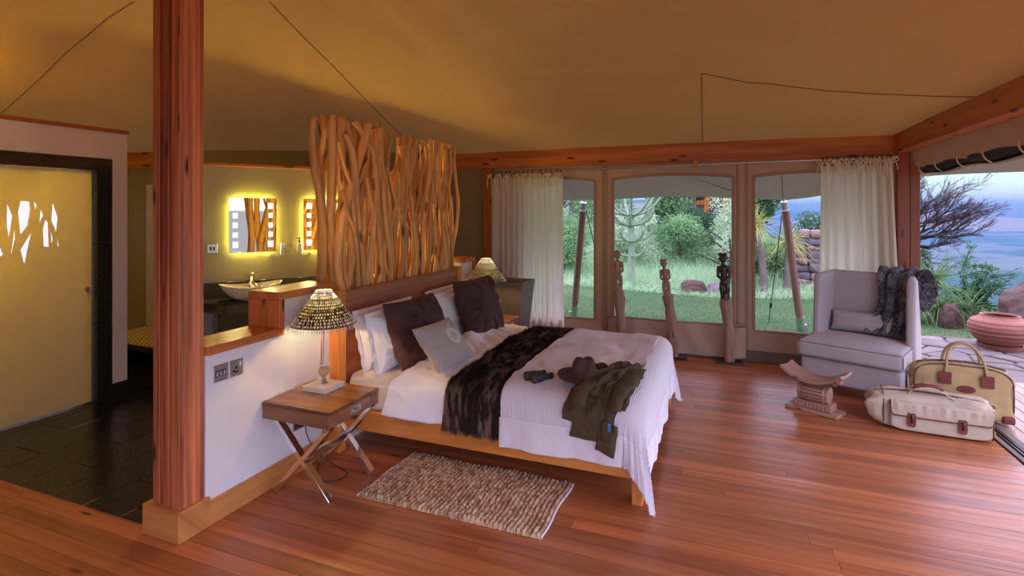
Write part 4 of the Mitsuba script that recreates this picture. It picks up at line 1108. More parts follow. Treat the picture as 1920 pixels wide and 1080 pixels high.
def figure(s, kind):
    """a small carved standing figure, feet at z = 0, about 0.5 high, facing -y"""
    P = []
    P += [bone((0, 0, 0.0), (0, 0, 0.05), 0.050, 0.046)]
    for k in (-1, 1):
        P += [bone((k * 0.024, -0.008, 0.04), (k * 0.028, -0.010, 0.13), 0.021, 0.026), bone((k * 0.028, -0.010, 0.13), (k * 0.022, 0, 0.18), 0.026, 0.026)]
        P += [bone((k * 0.050, 0.0, 0.335), (k * 0.057, -0.006, 0.245), 0.017, 0.014), bone((k * 0.057, -0.006, 0.245), (k * 0.020, -0.042, 0.215), 0.014, 0.011)]
        P += [ball((k * 0.020, -0.046, 0.215), 0.012)]
    P += [bone((0, 0, 0.18), (0, 0, 0.26), 0.040, 0.034), bone((0, 0, 0.26), (0, 0, 0.325), 0.034, 0.042), bone((-0.034, 0, 0.335), (0.034, 0, 0.335), 0.020, 0.020),
          bone((0, 0, 0.34), (0, 0, 0.385), 0.020, 0.018), ball((0, -0.024, 0.225), 0.026)]
    P += [bone((0, 0.002, 0.415), (0, 0.0, 0.445), 0.034, 0.036), bone((0, -0.030, 0.425), (0, -0.034, 0.412), 0.008, 0.009), bone((-0.012, -0.031, 0.398), (0.012, -0.031, 0.398), 0.006, 0.006)]
    for k in (-1, 1):
        P += [ball((k * 0.036, 0, 0.428), 0.011), bone((k * 0.018, -0.031, 0.440), (k * 0.010, -0.033, 0.440), 0.006, 0.006)]
        if kind: P += [ball((k * 0.024, 0.0, 0.472), 0.020)]
    return smooth_union(P, 0.009, 4)
for k, (x0, x1, h, rr, s, lb, fm) in enumerate([(-1.09, -1.14, 0.68, 0.060, 0, 'pale carved wooden figure post, leftmost of three, beside the window frame', 'carved_wood'),
                                                (-0.515, -0.635, 0.66, 0.055, 1, 'slim grey carved figure post standing in the middle of the three', 'carved_wood'),
                                                (0.040, -0.030, 0.66, 0.056, 2, 'carved figure post with dark polished figure, right one of three', 'dark_carved_wood')]):
    t = thing('carved_post', lb, 'statue', 'carved figure posts before the window wall')
    H = (1.155, 1.07, 1.15)[k]; fs = (H - h) / 0.485
    lean = math.degrees(math.atan2(x1 - x0, H))
    put = lambda m: move(m, (x0, 6.10, 0.02), 0, 0, lean)
    obj('trunk', put(trunk(h, rr * 0.82, rr, k * 3.3, 0.02)), 'carved_wood', t, smooth=50)
    obj('figure', put(grain(move(figure(0, k != 0), (0, 0, h - 0.015), 8 - 8 * k, s=fs), 2)), fm, t, smooth=True)
    if k == 2: obj('figure_ring', put(move(lathe([(0.045, 0), (0.060, 0.004), (0.062, 0.03), (0.058, 0.045), (0.064, 0.07), (0.05, 0.085)], 20), (0, 0, h - 0.10))), 'carved_wood', t, smooth=40)
    obj('base_plate', bx(x0 - 0.13, x0 + 0.13, 6.04, 6.165, 0.0, 0.022, 0.004), 'dark_metal', t)

# ---------------------------------------------------------------- dark planter by the left curtain
mat('planter_dark', (0.12, 0.10, 0.095), 0.45)
pl = thing('planter', 'tall dark square tapering planter standing before the left curtain', 'planter')
def taper(h, w0, w1, th):
    o = [hull([(sx * w, sy * w, z) for sx in (-1, 1) for sy in (-1, 1) for w, z in ((w0, 0), (w1, h))])]
    def frus(a, b, z0, z1): return m3.Manifold.batch_hull([m3.Manifold.cube([2 * a, 2 * a, 1e-4]).translate([-a, -a, z0]), m3.Manifold.cube([2 * b, 2 * b, 1e-4]).translate([-b, -b, z1])])
    m = frus(w0, w1, 0, h) - frus(w0 - th, w1 - th, 0.25, h + 0.01)
    k = m.to_mesh(); return tm(k.vert_properties[:, :3], k.tri_verts)
obj('pot', move(taper(0.805, 0.135, 0.21, 0.018), (-2.275, 5.735, 0), 0), 'planter_dark', pl)
obj('liner', bx(-2.44, -2.11, 5.57, 5.90, 0.62, 0.64), 'black_plastic', pl)

# ---------------------------------------------------------------- armchair
CO, CR, CB = V(0.60, 5.40, 0), unit(V(0.914, -0.405, 0)), unit(V(0.405, 0.914, 0))
CANG = math.degrees(math.atan2(CR[1], CR[0]))
def ch(m): return move(m, CO, CANG)
mat('linen_grey', lambda p, n, uv: mix((0.50, 0.425, 0.425), (0.42, 0.355, 0.355), noise(p.x * 210, p.y * 210, p.z * 210)), 0.9, spec=0.12, sheen=0.3,
    bump=lambda p, n, uv: fbm(p.x * 9, p.y * 9, p.z * 9, 3), bump_scale=0.008, eps=0.003)
mat('piping', (0.26, 0.215, 0.21), 0.8)
ac = thing('armchair', 'wide grey linen wing armchair beside the corner post, at the open side', 'armchair')
def soft_box(x0, x1, y0, y1, z0, z1, r, crown=0.0):
    m = rounded(x0, x1, y0, y1, z0, z1, r)
    v = np.asarray(m.vertices).copy()
    u, w = (v[:, 0] - x0) / (x1 - x0) * 2 - 1, (v[:, 1] - y0) / (y1 - y0) * 2 - 1
    k = np.clip((v[:, 2] - z0) / (z1 - z0), 0, 1)
    v[:, 2] += crown * (1 - np.abs(u) ** 2.5) * (1 - np.abs(w) ** 2.5) * k
    return tm(v, m.faces)
def loop(x0, x1, y0, y1, z, r=0.0045, rc=0.03):
    c = []
    for cx, cy, a0 in ((x1 - rc, y1 - rc, 0), (x0 + rc, y1 - rc, 90), (x0 + rc, y0 + rc, 180), (x1 - rc, y0 + rc, 270)):
        for a in np.radians(np.linspace(a0, a0 + 90, 5)): c.append((cx + rc * math.cos(a), cy + rc * math.sin(a), z))
    c.append(c[0])
    return tube(c, r, 6, cap=False)
obj('seat_base', ch(soft_box(0.015, 0.765, 0.02, 0.72, 0.105, 0.315, 0.025)), 'linen_grey', ac, smooth=True)
obj('seat_cushion', ch(soft_box(0.0, 0.775, -0.02, 0.66, 0.322, 0.462, 0.035, 0.020)), 'linen_grey', ac, smooth=True)
for z in (0.448, 0.336): obj('piping', ch(loop(0.004, 0.771, -0.016, 0.656, z)), 'piping', ac, smooth=True)
obj('piping', ch(tube([(0.0, -0.012, 0.345), (-0.001, -0.014, 0.44)], 0.004, 6)), 'piping', ac); obj('piping', ch(tube([(0.772, -0.012, 0.345), (0.774, -0.014, 0.44)], 0.004, 6)), 'piping', ac)
back = soft_box(0.085, 0.72, 0.66, 0.745, 0.30, 1.028, 0.028)
v = np.asarray(back.vertices); v[:, 1] += 0.05 * (v[:, 2] - 0.45)
obj('backrest', ch(tm(v, back.faces)), 'linen_grey', ac, smooth=True)
def wing(side):
    # plan: front edge out, back edge in; a thick rounded panel
    m = rounded(-0.035, 0.035, 0.0, 0.42, 0.11, 1.03, 0.03)
    v = np.asarray(m.vertices).copy()
    t = v[:, 1] / 0.42; up = np.clip((v[:, 2] - 0.45) / 0.6, 0, 1)
    x = v[:, 0] + 0.045 + 0.055 * t * (0.3 + 0.7 * up); y = v[:, 1] + 0.345 + 0.045 * up
    z = v[:, 2] - 0.012 * (1 - t) * up
    if side > 0: x = 0.785 - x + 0.02
    f = np.asarray(m.faces)
    return tm(np.stack([x, y, z], 1), f if side < 0 else f[:, ::-1])
for s in (-1, 1): obj('wing', ch(wing(s)), 'linen_grey', ac, smooth=True)
for x in (0.06, 0.71):
    for y in (0.07, 0.66): obj('leg', ch(hull([(x + a * w, y + b * w, z) for a in (-1, 1) for b in (-1, 1) for w, z in ((0.018, 0.0), (0.026, 0.11))])), 'dark_carved_wood', ac)
lc = thing('cushion', 'long grey lumbar cushion lying against the back of the armchair', 'cushion')
obj('cover', ch(pose(pillow(0.50, 0.19, 0.13, 50), (0.36, 0.585, 0.575), (1, 0.0, 0.0), (0, 0.32, 0.95))), 'linen_grey', lc, smooth=True)

# grey-blue fur throw hung over the chair's right shoulder
mat('grey_fur', lambda p, n, uv: mix((0.035, 0.034, 0.042), (0.36, 0.345, 0.40), smoothstep(0.40, 0.80, fbm(p.x * 150, p.y * 150, p.z * 60, 3)) * 0.55 + 0.30 * smoothstep(0.35, 0.7, fbm(p.x * 22, p.y * 22, p.z * 9, 2))), 0.8, sheen=0.6, spec=0.2)
gt = thing('fur_throw', 'grey-blue fur throw hanging over the right shoulder of the armchair', 'throw')
def throw_pt(U, W):
    # W: 0 behind the back, 1 at the seat; U: 0 left, 1 right, in chair axes
    path = curve([(0.815, 0.70), (0.805, 0.90), (0.795, 1.015), (0.755, 1.062), (0.70, 1.050), (0.655, 0.96), (0.63, 0.80), (0.595, 0.65), (0.56, 0.55), (0.52, 0.492)], 60)
    s = np.clip(W * 59, 0, 58.999); i = s.astype(int); f = (s - i)[..., None]
    q = path[i] * (1 - f) + path[i + 1] * f
    w = 0.315 + 0.05 * np.sin(W * 7)
    x0 = 0.505 - 0.09 * W ** 2 + 0.02 * np.sin(W * 11)
    x = x0 + (w + 0.02 * W) * U
    fold = 0.024 * np.sin(U * 19 + 2.0 * W) + 0.010 * np.sin(U * 41 + 4 * W + 1)
    wingfront = sm((U - 0.62) / 0.2) * sm((W - 0.45) / 0.12) * 0.11
    return x, q[..., 0] - fold * sm((W - 0.42) / 0.1) - 0.012 - wingfront * (1 - sm((W - 0.82) / 0.1)), q[..., 1] + fold * 0.6 * (1 - sm((W - 0.45) / 0.1)) + 0.012
us, vs = np.linspace(0, 1, 70), np.linspace(0, 1, 80)
obj('backing', ch(grid(throw_pt, us, vs, 0.008)), 'grey_fur', gt, smooth=True)
def grey_hair(n=26000):
    r = np.random.default_rng(6)
    U, W = r.uniform(0, 1, n), r.uniform(0.25, 1.0, n); e = 2e-3
    P = np.stack(throw_pt(U, W), -1); A = np.stack(throw_pt(U + e, W), -1) - P; B = np.stack(throw_pt(U, W + e), -1) - P
    N = unit(np.cross(A, B)); N *= np.where((N[:, 2:3] - N[:, 1:2]) < 0, -1, 1)
    D = unit(N * 0.6 + unit(B) * 0.7 + r.normal(0, 0.28, (n, 3)))
    return blades(P, D, r.uniform(0.010, 0.022, n), np.full(n, 0.0024), 0 * P, 2, 2)
obj('fur', ch(grey_hair()), 'grey_fur', gt, kind='stuff')

# ---------------------------------------------------------------- carved stool
SO, SA = V(0.665, 4.905, 0), math.degrees(math.atan2(-0.47, 0.88))
def st(m):
    v = np.asarray(m.vertices) * V(0.83, 0.90, 0.98)
    out = tm(v, m.faces); out.metadata.update(m.metadata)
    return move(out, SO, SA)
stl = thing('carved_stool', 'low carved wooden stool with curved seat on a stepped base, before the armchair', 'stool')
obj('base_slab', st(grain(bx(-0.235, 0.235, -0.10, 0.10, 0.0, 0.028, 0.005), 0)), 'stool_wood', stl)
obj('step', st(grain(bx(-0.165, 0.165, -0.078, 0.078, 0.028, 0.085, 0.004), 0)), 'stool_wood', stl)
for k in range(9):
    for s in (-1, 1): obj('notch_block', st(bx(-0.150 + 0.034 * k, -0.130 + 0.034 * k, s * 0.078, s * 0.084, 0.038, 0.078, 0.002)), 'stool_wood', stl)
a = np.linspace(0, 2 * np.pi, 33)[:-1]
drum = [(x, (0.068 + 0.010 * (1 - (x / 0.135) ** 2)) * (1 - 0.06 * (abs(abs(x) - 0.105) < 0.004))) for x in np.linspace(-0.135, 0.135, 40)]
dm = lathe([(0, -0.135)] + [(r, x) for x, r in drum] + [(0, 0.135)], 32)
v = np.asarray(dm.vertices)[:, [2, 1, 0]] * V(1, 1, -1)
v = v + V(0, 0, 0.150)
obj('drum', st(grain(tm(v, dm.faces), 0)), 'stool_wood', stl, smooth=35)
for k in range(7):
    an = math.radians(-60 + 20 * k)
    for s in (-1, 1): obj('drum_rib', st(tube([(-0.09, s * 0.079 * math.cos(an), 0.150 + 0.079 * math.sin(an)), (0.09, s * 0.079 * math.cos(an), 0.150 + 0.079 * math.sin(an))], 0.003, 5)), 'stool_dark', stl)
def seat_sheet(L, w, z0, lift, th, x_shift=0):
    def fn(U, W): return U + 0 * W, W + 0 * U, z0 + lift * (np.abs(U) / L) ** 2.1 + 0.012 * (W / w) ** 2
    return grid(fn, np.linspace(-L, L, 36), np.linspace(-w, w, 12), th)
obj('saddle', st(grain(seat_sheet(0.185, 0.075, 0.235, 0.030, 0.026), 0)), 'stool_dark', stl, smooth=40)
obj('seat', st(grain(seat_sheet(0.265, 0.125, 0.256, 0.085, 0.022), 0)), 'stool_wood', stl, smooth=40)
for s in (-1, 1): obj('end_lug', st(bx(s * 0.19, s * 0.235, -0.03, 0.03, 0.262, 0.284, 0.003)), 'stool_wood', stl)

# ---------------------------------------------------------------- canvas and leather bags
mat('bag_canvas', lambda p, n, uv: mix((0.55, 0.445, 0.33), (0.47, 0.375, 0.27), fbm(p.x * 14, p.y * 14, p.z * 14, 3)), 0.85, spec=0.15,
    bump=lambda p, n, uv: fbm(p.x * 11, p.y * 11, p.z * 7, 3), bump_scale=0.018, eps=0.003)
mat('bag_canvas_tan', lambda p, n, uv: mix((0.49, 0.335, 0.165), (0.41, 0.275, 0.13), fbm(p.x * 12, p.y * 12, p.z * 12, 3)), 0.85, spec=0.15,
    bump=lambda p, n, uv: fbm(p.x * 10, p.y * 10, p.z * 7, 3), bump_scale=0.018, eps=0.003)
mat('red_leather', lambda p, n, uv: mix((0.20, 0.035, 0.025), (0.13, 0.022, 0.016), fbm(p.x * 30, p.y * 30, p.z * 30, 2)), 0.42)
mat('zip_dark', (0.10, 0.055, 0.045), 0.5)
def superbox(L, D, Hh, e=0.36, n=54, lump=0.012, seed=0, taper_top=0.0):
    """a soft bag body: rounded box centred in x and y, standing on z = 0"""
    u, w = np.linspace(-np.pi, np.pi, 2 * n + 1), np.linspace(-np.pi / 2, np.pi / 2, n)
    def fn(U, W):
        c = lambda a, p: np.sign(np.cos(a)) * np.abs(np.cos(a)) ** p
        s = lambda a, p: np.sign(np.sin(a)) * np.abs(np.sin(a)) ** p
        x, y, z = L / 2 * c(W, e) * c(U, e), D / 2 * c(W, e) * s(U, e), Hh / 2 * s(W, e)
        nz = meshkit.fbm(np.stack([x * 9 + seed, y * 9, z * 9], -1), 3) - 0.5
        k = 1 + 2.0 * lump * nz / min(D, Hh) * 2
        z2 = z * (1 + lump * 1.5 * nz * (z > 0) / Hh) + Hh / 2
        return x * k, y * k * (1 - taper_top * z2 / Hh), np.maximum(z2, 0)
    return grid(fn, u, w)
def strap_loop(pts, w, th, n=30):
    """a flat band along a curve; its width lies along y"""
    p = curve(pts, n)
    t = unit(np.gradient(p, axis=0)); nrm = unit(np.cross(t, [0, 1, 0]))
    rows = [p + V(0, -w / 2, 0), p + V(0, w / 2, 0), p + V(0, w / 2, 0) + nrm * th, p + V(0, -w / 2, 0) + nrm * th]
    P = np.stack(rows + [rows[0]], 1)
    return gridpts(P)
# front duffel
B1, A1 = V(1.385, 4.835, 0), -5.0
def b1(m): return move(m, B1, A1)
bag = thing('duffel_bag', 'long pale canvas duffel bag with red leather buckles, in front of the tan holdall', 'bag')
obj('body', b1(superbox(0.74, 0.30, 0.255, 0.40, lump=0.03, seed=3)), 'bag_canvas', bag, smooth=True)
pk = superbox(0.585, 0.07, 0.205, 0.25, lump=0.006, seed=7)
obj('front_pocket', b1(move(pk, (0.045, -0.145, 0.012))), 'bag_canvas', bag, smooth=True)
fl = grid(lambda U, W: (0.045 + 0.292 * U * (1 - 0.02 * (W < 0.1)), -0.186 + 0.014 * (1 - W) * 0 - 0.004 * np.sin(U * 20) * W + 0.055 * sm((W - 0.82) / 0.18) + 0.003 * np.cos(U * 33) * W, 0.118 + 0.105 * W + 0.010 * np.abs(U) ** 8 * (1 - W)), np.linspace(-1, 1, 80), np.linspace(0, 1, 14), 0.004)
obj('pocket_flap', b1(fl), 'bag_canvas', bag, smooth=True)
pts = [(0.045 - 0.293, -0.150, 0.215), (0.045 - 0.294, -0.184, 0.18), (0.045 - 0.290, -0.189, 0.135), (0.045 - 0.270, -0.190, 0.119), (0.045, -0.190, 0.117), (0.045 + 0.270, -0.190, 0.119), (0.045 + 0.290, -0.189, 0.135), (0.045 + 0.294, -0.184, 0.18), (0.045 + 0.293, -0.150, 0.215)]
obj('flap_piping', b1(tube(pts, 0.0045, 6)), 'red_leather', bag, smooth=True)
for s in (-1, 1): obj('pocket_piping', b1(tube(curve([(0.045 + s * 0.285, -0.160, 0.022), (0.045 + s * 0.289, -0.176, 0.05), (0.045 + s * 0.290, -0.178, 0.11), (0.045 + s * 0.289, -0.174, 0.18), (0.045 + s * 0.284, -0.155, 0.208)], 20), 0.004, 6)), 'red_leather' if s > 0 else 'piping', bag, smooth=True)
for x in (-0.125, 0.165):
    tab = Polygon([(x - 0.022, 0.075), (x - 0.016, 0.052), (x + 0.016, 0.052), (x + 0.022, 0.075), (x + 0.022, 0.105), (x + 0.016, 0.117), (x - 0.016, 0.117), (x - 0.022, 0.105)])
    obj('buckle_tab', b1(prism(tab.buffer(0.003), 0.188, 0.194, 'xz') if False else tm(np.asarray(prism(tab.buffer(0.003), -0.195, -0.188, 'xz').vertices), prism(tab.buffer(0.003), -0.195, -0.188, 'xz').faces)), 'red_leather', bag)
    obj('buckle_loop', b1(prism(Polygon([(x - 0.026, 0.122), (x - 0.02, 0.145), (x + 0.02, 0.145), (x + 0.026, 0.122), (x + 0.015, 0.112), (x - 0.015, 0.112)]), -0.196, -0.189, 'xz')), 'red_leather', bag)
    obj('buckle_strap', b1(tube(curve([(x, -0.192, 0.138), (x + 0.002, -0.205, 0.125), (x, -0.205, 0.095), (x, -0.197, 0.080)], 12), 0.0065, 6)), 'dark_metal', bag, smooth=True)
    obj('stud', b1(beads([(x, -0.197, 0.066), (x - 0.002, -0.199, 0.138)], 0.0038)), 'brass', bag, smooth=True)
obj('top_zip', b1(tube(curve([(-0.33, -0.02, 0.235), (-0.15, -0.03, 0.262), (0.1, -0.03, 0.262), (0.33, -0.01, 0.235)], 24), 0.006, 6)), 'zip_dark', bag, smooth=True)
for y in (-0.085, -0.005): obj('handle', b1(strap_loop([(-0.135, y - 0.01, 0.225), (-0.125, y, 0.262), (-0.06, y, 0.302), (0.05, y, 0.302), (0.12, y, 0.262), (0.19, y - 0.02, 0.230)], 0.026, 0.004)), 'bag_canvas', bag, smooth=40)
obj('handle_grip', b1(tube([(-0.085, -0.046, 0.302), (-0.04, -0.046, 0.316), (0.04, -0.046, 0.316), (0.085, -0.046, 0.302)], 0.016, 10)), 'red_leather', bag, smooth=True)
obj('end_seam', b1(tube(curve([(-0.285, -0.148, 0.05), (-0.288, -0.155, 0.12), (-0.285, -0.138, 0.21), (-0.283, -0.07, 0.256), (-0.283, 0.03, 0.262)], 20), 0.004, 6)), 'zip_dark', bag, smooth=True)
obj('strap_ring', b1(cat([tube([(0.365, -0.02, 0.20), (0.385, -0.02, 0.21), (0.385, 0.02, 0.21), (0.365, 0.02, 0.20)], 0.004, 6)])), 'dark_metal', bag)
# tall holdall behind
B2, A2 = V(1.690, 5.165, 0.022), -7.0
def b2(m): return move(m, B2, A2)
hb = thing('holdall_bag', 'tall tan canvas holdall with two upright handles, behind the pale duffel bag', 'bag')
ba = superbox(0.62, 0.22, 0.37, 0.30, lump=0.02, seed=13)
v = np.asarray(ba.vertices).copy(); v[:, 2] += 0.035 * (1 - (v[:, 0] / 0.31) ** 2) * (v[:, 2] > 0.2) ; v[:, 1] *= 1 - 0.35 * np.clip(v[:, 2] / 0.40, 0, 1)
obj('body', b2(tm(v, ba.faces)), 'bag_canvas_tan', hb, smooth=True)
e_ = np.linspace(0, 2 * np.pi, 60)
for y, zz in ((-0.085, 0.0), (0.085, 0.0)):
    q = []
    for a in e_:
        c, s = math.cos(a), math.sin(a)
        x = 0.298 * np.sign(c) * abs(c) ** 0.38; z = 0.19 + 0.175 * np.sign(s) * abs(s) ** 0.38
        z += 0.033 * (1 - (x / 0.31) ** 2) * (z > 0.2)
        q.append((x, y * (1 - 0.22 * z / 0.4), z))
    obj('edge_piping', b2(tube(q, 0.005, 6, cap=False)), 'zip_dark', hb, smooth=True)
obj('top_zip', b2(tube(curve([(-0.27, 0, 0.375), (-0.1, -0.005, 0.408), (0.1, -0.005, 0.408), (0.27, 0, 0.375)], 24), 0.007, 6)), 'zip_dark', hb, smooth=True)
for y, s in ((-0.082, -1), (0.078, 1)):
    obj('handle', b2(tube(curve([(-0.105, y, 0.33), (-0.095, y * 0.9, 0.42), (-0.05, y * 0.35, 0.53), (0.03, y * 0.2, 0.555), (0.10, y * 0.4, 0.50), (0.135, y * 0.9, 0.40), (0.145, y, 0.32)], 30), 0.010, 8)), 'bag_canvas_tan', hb, smooth=True)
for x in (-0.108, 0.145):
    obj('handle_patch', b2(prism(sg.box(x - 0.034, 0.255, x + 0.034, 0.335).buffer(0.004), -0.102, -0.094, 'xz')), 'red_leather', hb)
el = Polygon([(0.02 + 0.055 * math.cos(a), 0.225 + 0.026 * math.sin(a)) for a in np.linspace(0, 2 * np.pi, 33)[:-1]])
obj('oval_badge', b2(prism(el, -0.106, -0.098, 'xz')), 'red_leather', hb)
obj('stud', b2(beads([(-0.022, -0.107, 0.225), (0.062, -0.107, 0.225)], 0.005)), 'brass', hb, smooth=True)
for s in (-1, 1): obj('corner_patch', b2(superbox(0.09, 0.215, 0.075, 0.3, n=16, lump=0.0) if False else move(superbox(0.080, 0.222, 0.060, 0.32, n=18, lump=0.0), (s * 0.264, 0, 0.001))), 'red_leather', hb, smooth=True)

# ---------------------------------------------------------------- hat, binoculars, jacket on the bed
mat('hat_felt', lambda p, n, uv: mix((0.105, 0.052, 0.050), (0.080, 0.038, 0.038), fbm(p.x * 60, p.y * 60, p.z * 60, 2)), 0.85, sheen=0.8, spec=0.1)
mat('rubber_dark', (0.020, 0.024, 0.032), 0.45)
mat('lens_red', (0.16, 0.045, 0.03), 0.12, coat=1.0)
HC = V(-0.780, 3.135, 0.597)
hat = thing('felt_hat', 'brown felt hat with pinched crown and wide brim lying on the blanket', 'hat')
def hat_mesh():
    us = np.linspace(0, 2 * np.pi, 73)
    prof = np.array([(0.172, 0.018), (0.162, 0.011), (0.130, 0.004), (0.098, 0.003), (0.086, 0.016), (0.082, 0.05), (0.076, 0.085), (0.067, 0.112), (0.050, 0.130), (0.028, 0.135), (0.001, 0.133)])
    t = np.linspace(0, 1, 60)
    P = np.stack([np.interp(t, np.linspace(0, 1, len(prof)), prof[:, k]) for k in (0, 1)], 1)
    from scipy.ndimage import gaussian_filter1d
    P = gaussian_filter1d(P, 1.5, axis=0, mode='nearest')
    def fn(U, W):
        r, z = np.interp(W, t, P[:, 0]), np.interp(W, t, P[:, 1])
        x, y = r * np.cos(U), r * np.sin(U) * 0.90
        crown = sm((z - 0.03) / 0.06)
        brim = sm((r - 0.10) / 0.05)
        z = z + brim * 0.012 * np.cos(2 * U)
        z = z - crown * 0.040 * np.exp(-(y / 0.022) ** 2) * sm((0.05 - x) / 0.09 + 0.3)           # crease along the top
        for s in (-1, 1):
            d = np.exp(-(((x - 0.052) / 0.030) ** 2 + ((y - s * 0.055) / 0.034) ** 2))
            y = y - s * 0.022 * d * crown; x = x - 0.008 * d * crown
        return x, y, z
    return grid(fn, us, np.linspace(0, 1, 60), -0.003)
hm = hat_mesh()
HROT = (-12, 4, -38)
obj('crown_and_brim', move(hm, HC - V(0, 0, 0.0), HROT[2], HROT[0] * 0.5, 0), 'hat_felt', hat, smooth=True)
hb_ = grid(lambda U, W: (0.0875 * np.cos(U), 0.0875 * 0.905 * np.sin(U), 0.012 + 0.026 * W), np.linspace(0, 2 * np.pi, 49), np.linspace(0, 1, 3))
obj('hat_band', move(hb_, HC, HROT[2], HROT[0] * 0.5, 0), 'hat_felt', hat, smooth=True)

bn_ = thing('binoculars', 'black binoculars lying on the ribbed blanket beside the felt hat', 'binoculars')
def barrel():
    pr = [(0.0, 0.012), (0.020, 0.010), (0.021, 0.0), (0.0265, 0.0), (0.0275, 0.004), (0.0265, 0.012), (0.0255, 0.06), (0.021, 0.085), (0.021, 0.105), (0.018, 0.112), (0.018, 0.130), (0.020, 0.134), (0.019, 0.148), (0, 0.148)]
    m = lathe(pr, 28); v = np.asarray(m.vertices)[:, [2, 0, 1]]; return tm(v, m.faces)
def bino(m): return move(m, (-1.085, 3.035, 0.604), 60, 0, 3)
for k, y in enumerate((-0.033, 0.033)):
    obj('barrel', bino(move(barrel(), (0, y, 0))), 'rubber_dark', bn_, smooth=35)
    ln = lathe([(0, 0.002), (0.012, 0.0015), (0.021, 0.0)], 24); v = np.asarray(ln.vertices)[:, [2, 0, 1]] * V(-1, 1, 1)
    obj('lens', bino(move(tm(v, ln.faces), (0.006, y, 0))), 'lens_red', bn_, smooth=True)
obj('bridge', bino(bx(0.040, 0.105, -0.030, 0.030, -0.006, 0.012, 0.004)), 'rubber_dark', bn_)
obj('focus_wheel', bino(move(lathe([(0, 0), (0.010, 0), (0.010, 0.024), (0, 0.024)], 20), (0.09, 0, 0.008), 0, 0, 90)), 'black_plastic', bn_, smooth=35)

# olive jacket: layers of cloth thrown over the bed's near edge, each patch follows the blanket's surface
mat('olive_cloth', lambda p, n, uv: mix((0.105, 0.070, 0.040), (0.068, 0.044, 0.025), fbm(p.x * 40, p.y * 40, p.z * 40, 3)), 0.85, sheen=0.4, spec=0.12)
jk = thing('jacket', 'crumpled olive brown jacket thrown over the near edge of the bed', 'jacket')
def patch(q, off, fold, seed, nu=44, nv=44, puff=0.0, ang=0.0, strip=0.0):
    """q: four corners (X, Y) on the unfolded blanket: near-left, near-right, far-right, far-left"""
    q = np.array(q, float)
    def fn(U, W):
        c = q[0] * ((1 - U) * (1 - W))[..., None] + q[1] * (U * (1 - W))[..., None] + q[2] * (U * W)[..., None] + q[3] * ((1 - U) * W)[..., None]
        X, Y = c[..., 0], c[..., 1]
        wob_ = meshkit.fbm(np.stack([X * 14 + seed, Y * 14, 0 * X], -1), 2) - 0.5
        X, Y = X + 0.022 * wob_, Y + 0.022 * (meshkit.fbm(np.stack([X * 14, Y * 14 + seed, 0 * X + 5], -1), 2) - 0.5)
        A = X * math.cos(ang) + Y * math.sin(ang); Bq = -X * math.sin(ang) + Y * math.cos(ang)
        n1 = meshkit.fbm(np.stack([A * 15 + 1.2 * wob_ + seed, Bq * 3.5, 0 * X + seed], -1), 2)
        ridge = 1 - np.abs(2 * n1 - 1) * 2.6 if not strip else (0.5 + 0.5 * np.sin(A * 2 * np.pi / strip + 5.0 * wob_ + 7 * (n1 - 0.5))) ** 1.6
        edge = np.minimum(np.minimum(U, 1 - U), np.minimum(W, 1 - W))
        lift = off + fold * np.clip(ridge, -0.2, 1) * sm(edge / 0.16) + puff * np.sin(np.pi * U) * np.sin(np.pi * W)
        return bed_pt(X, Y, 0.046 + np.maximum(lift, 0.001), 0.03, 0.0, 21)
    return grid(fn, np.linspace(0, 1, nu), np.linspace(0, 1, nv), 0.003)
obj('lower_panel', patch([(-0.80, 2.730), (-0.585, 2.715), (-0.50, 3.02), (-0.77, 3.06)], 0.004, 0.010, 3, ang=0.2), 'olive_cloth', jk, smooth=True)
obj('front_panel', patch([(-0.845, 2.800), (-0.610, 2.785), (-0.60, 3.14), (-0.80, 3.15)], 0.014, 0.012, 8, ang=-0.2, strip=0.09), 'olive_cloth', jk, smooth=True)
obj('back_panel', patch([(-0.66, 2.86), (-0.49, 2.88), (-0.46, 3.48), (-0.70, 3.32)], 0.018, 0.026, 15, 90, 70, 0.012, ang=-0.29, strip=0.062), 'olive_cloth', jk, smooth=True)
obj('bunched_panel', patch([(-0.79, 2.96), (-0.58, 2.92), (-0.475, 3.50), (-0.645, 3.46)], 0.030, 0.034, 27, 90, 70, 0.025, ang=-0.38, strip=0.055), 'olive_cloth', jk, smooth=True)
def sleeve(pts, r0, r1, off, seed):
    p = np.array(pts, float)
    c = curve(np.stack(bed_pt(p[:, 0], p[:, 1], 0.046 + off + 0 * p[:, 0], 0.03, 0.0, 21), 1), 40)
    t = np.linspace(0, 1, 40)
    m = tube(c, r0 + (r1 - r0) * t, 26, cap=False)
    v = np.asarray(m.vertices).copy(); C = np.repeat(c, 26, axis=0); d = v - C
    n1 = meshkit.fbm(np.stack([np.repeat(t, 26) * 11 + seed, d[:, 0] * 22, d[:, 2] * 22], -1), 3) - 0.5
    d = d * (1 + 0.9 * n1)[:, None]; d[:, 2] *= 0.55
    return gridpts((C + d).reshape(40, 26, 3)[:, list(range(26)) + [0]])
obj('sleeve', sleeve([(-0.52, 3.30), (-0.52, 3.12), (-0.535, 2.98), (-0.545, 2.90), (-0.55, 2.855)], 0.060, 0.040, 0.035, 2), 'olive_cloth', jk, smooth=True)
obj('sleeve', sleeve([(-0.66, 3.12), (-0.70, 3.02), (-0.745, 2.95), (-0.755, 2.89), (-0.74, 2.84)], 0.055, 0.042, 0.040, 6), 'olive_cloth', jk, smooth=True)
obj('collar', patch([(-0.66, 2.665), (-0.55, 2.635), (-0.53, 2.80), (-0.62, 2.83)], 0.012, 0.022, 31, 24, 24, ang=0.5), 'olive_cloth', jk, smooth=True)
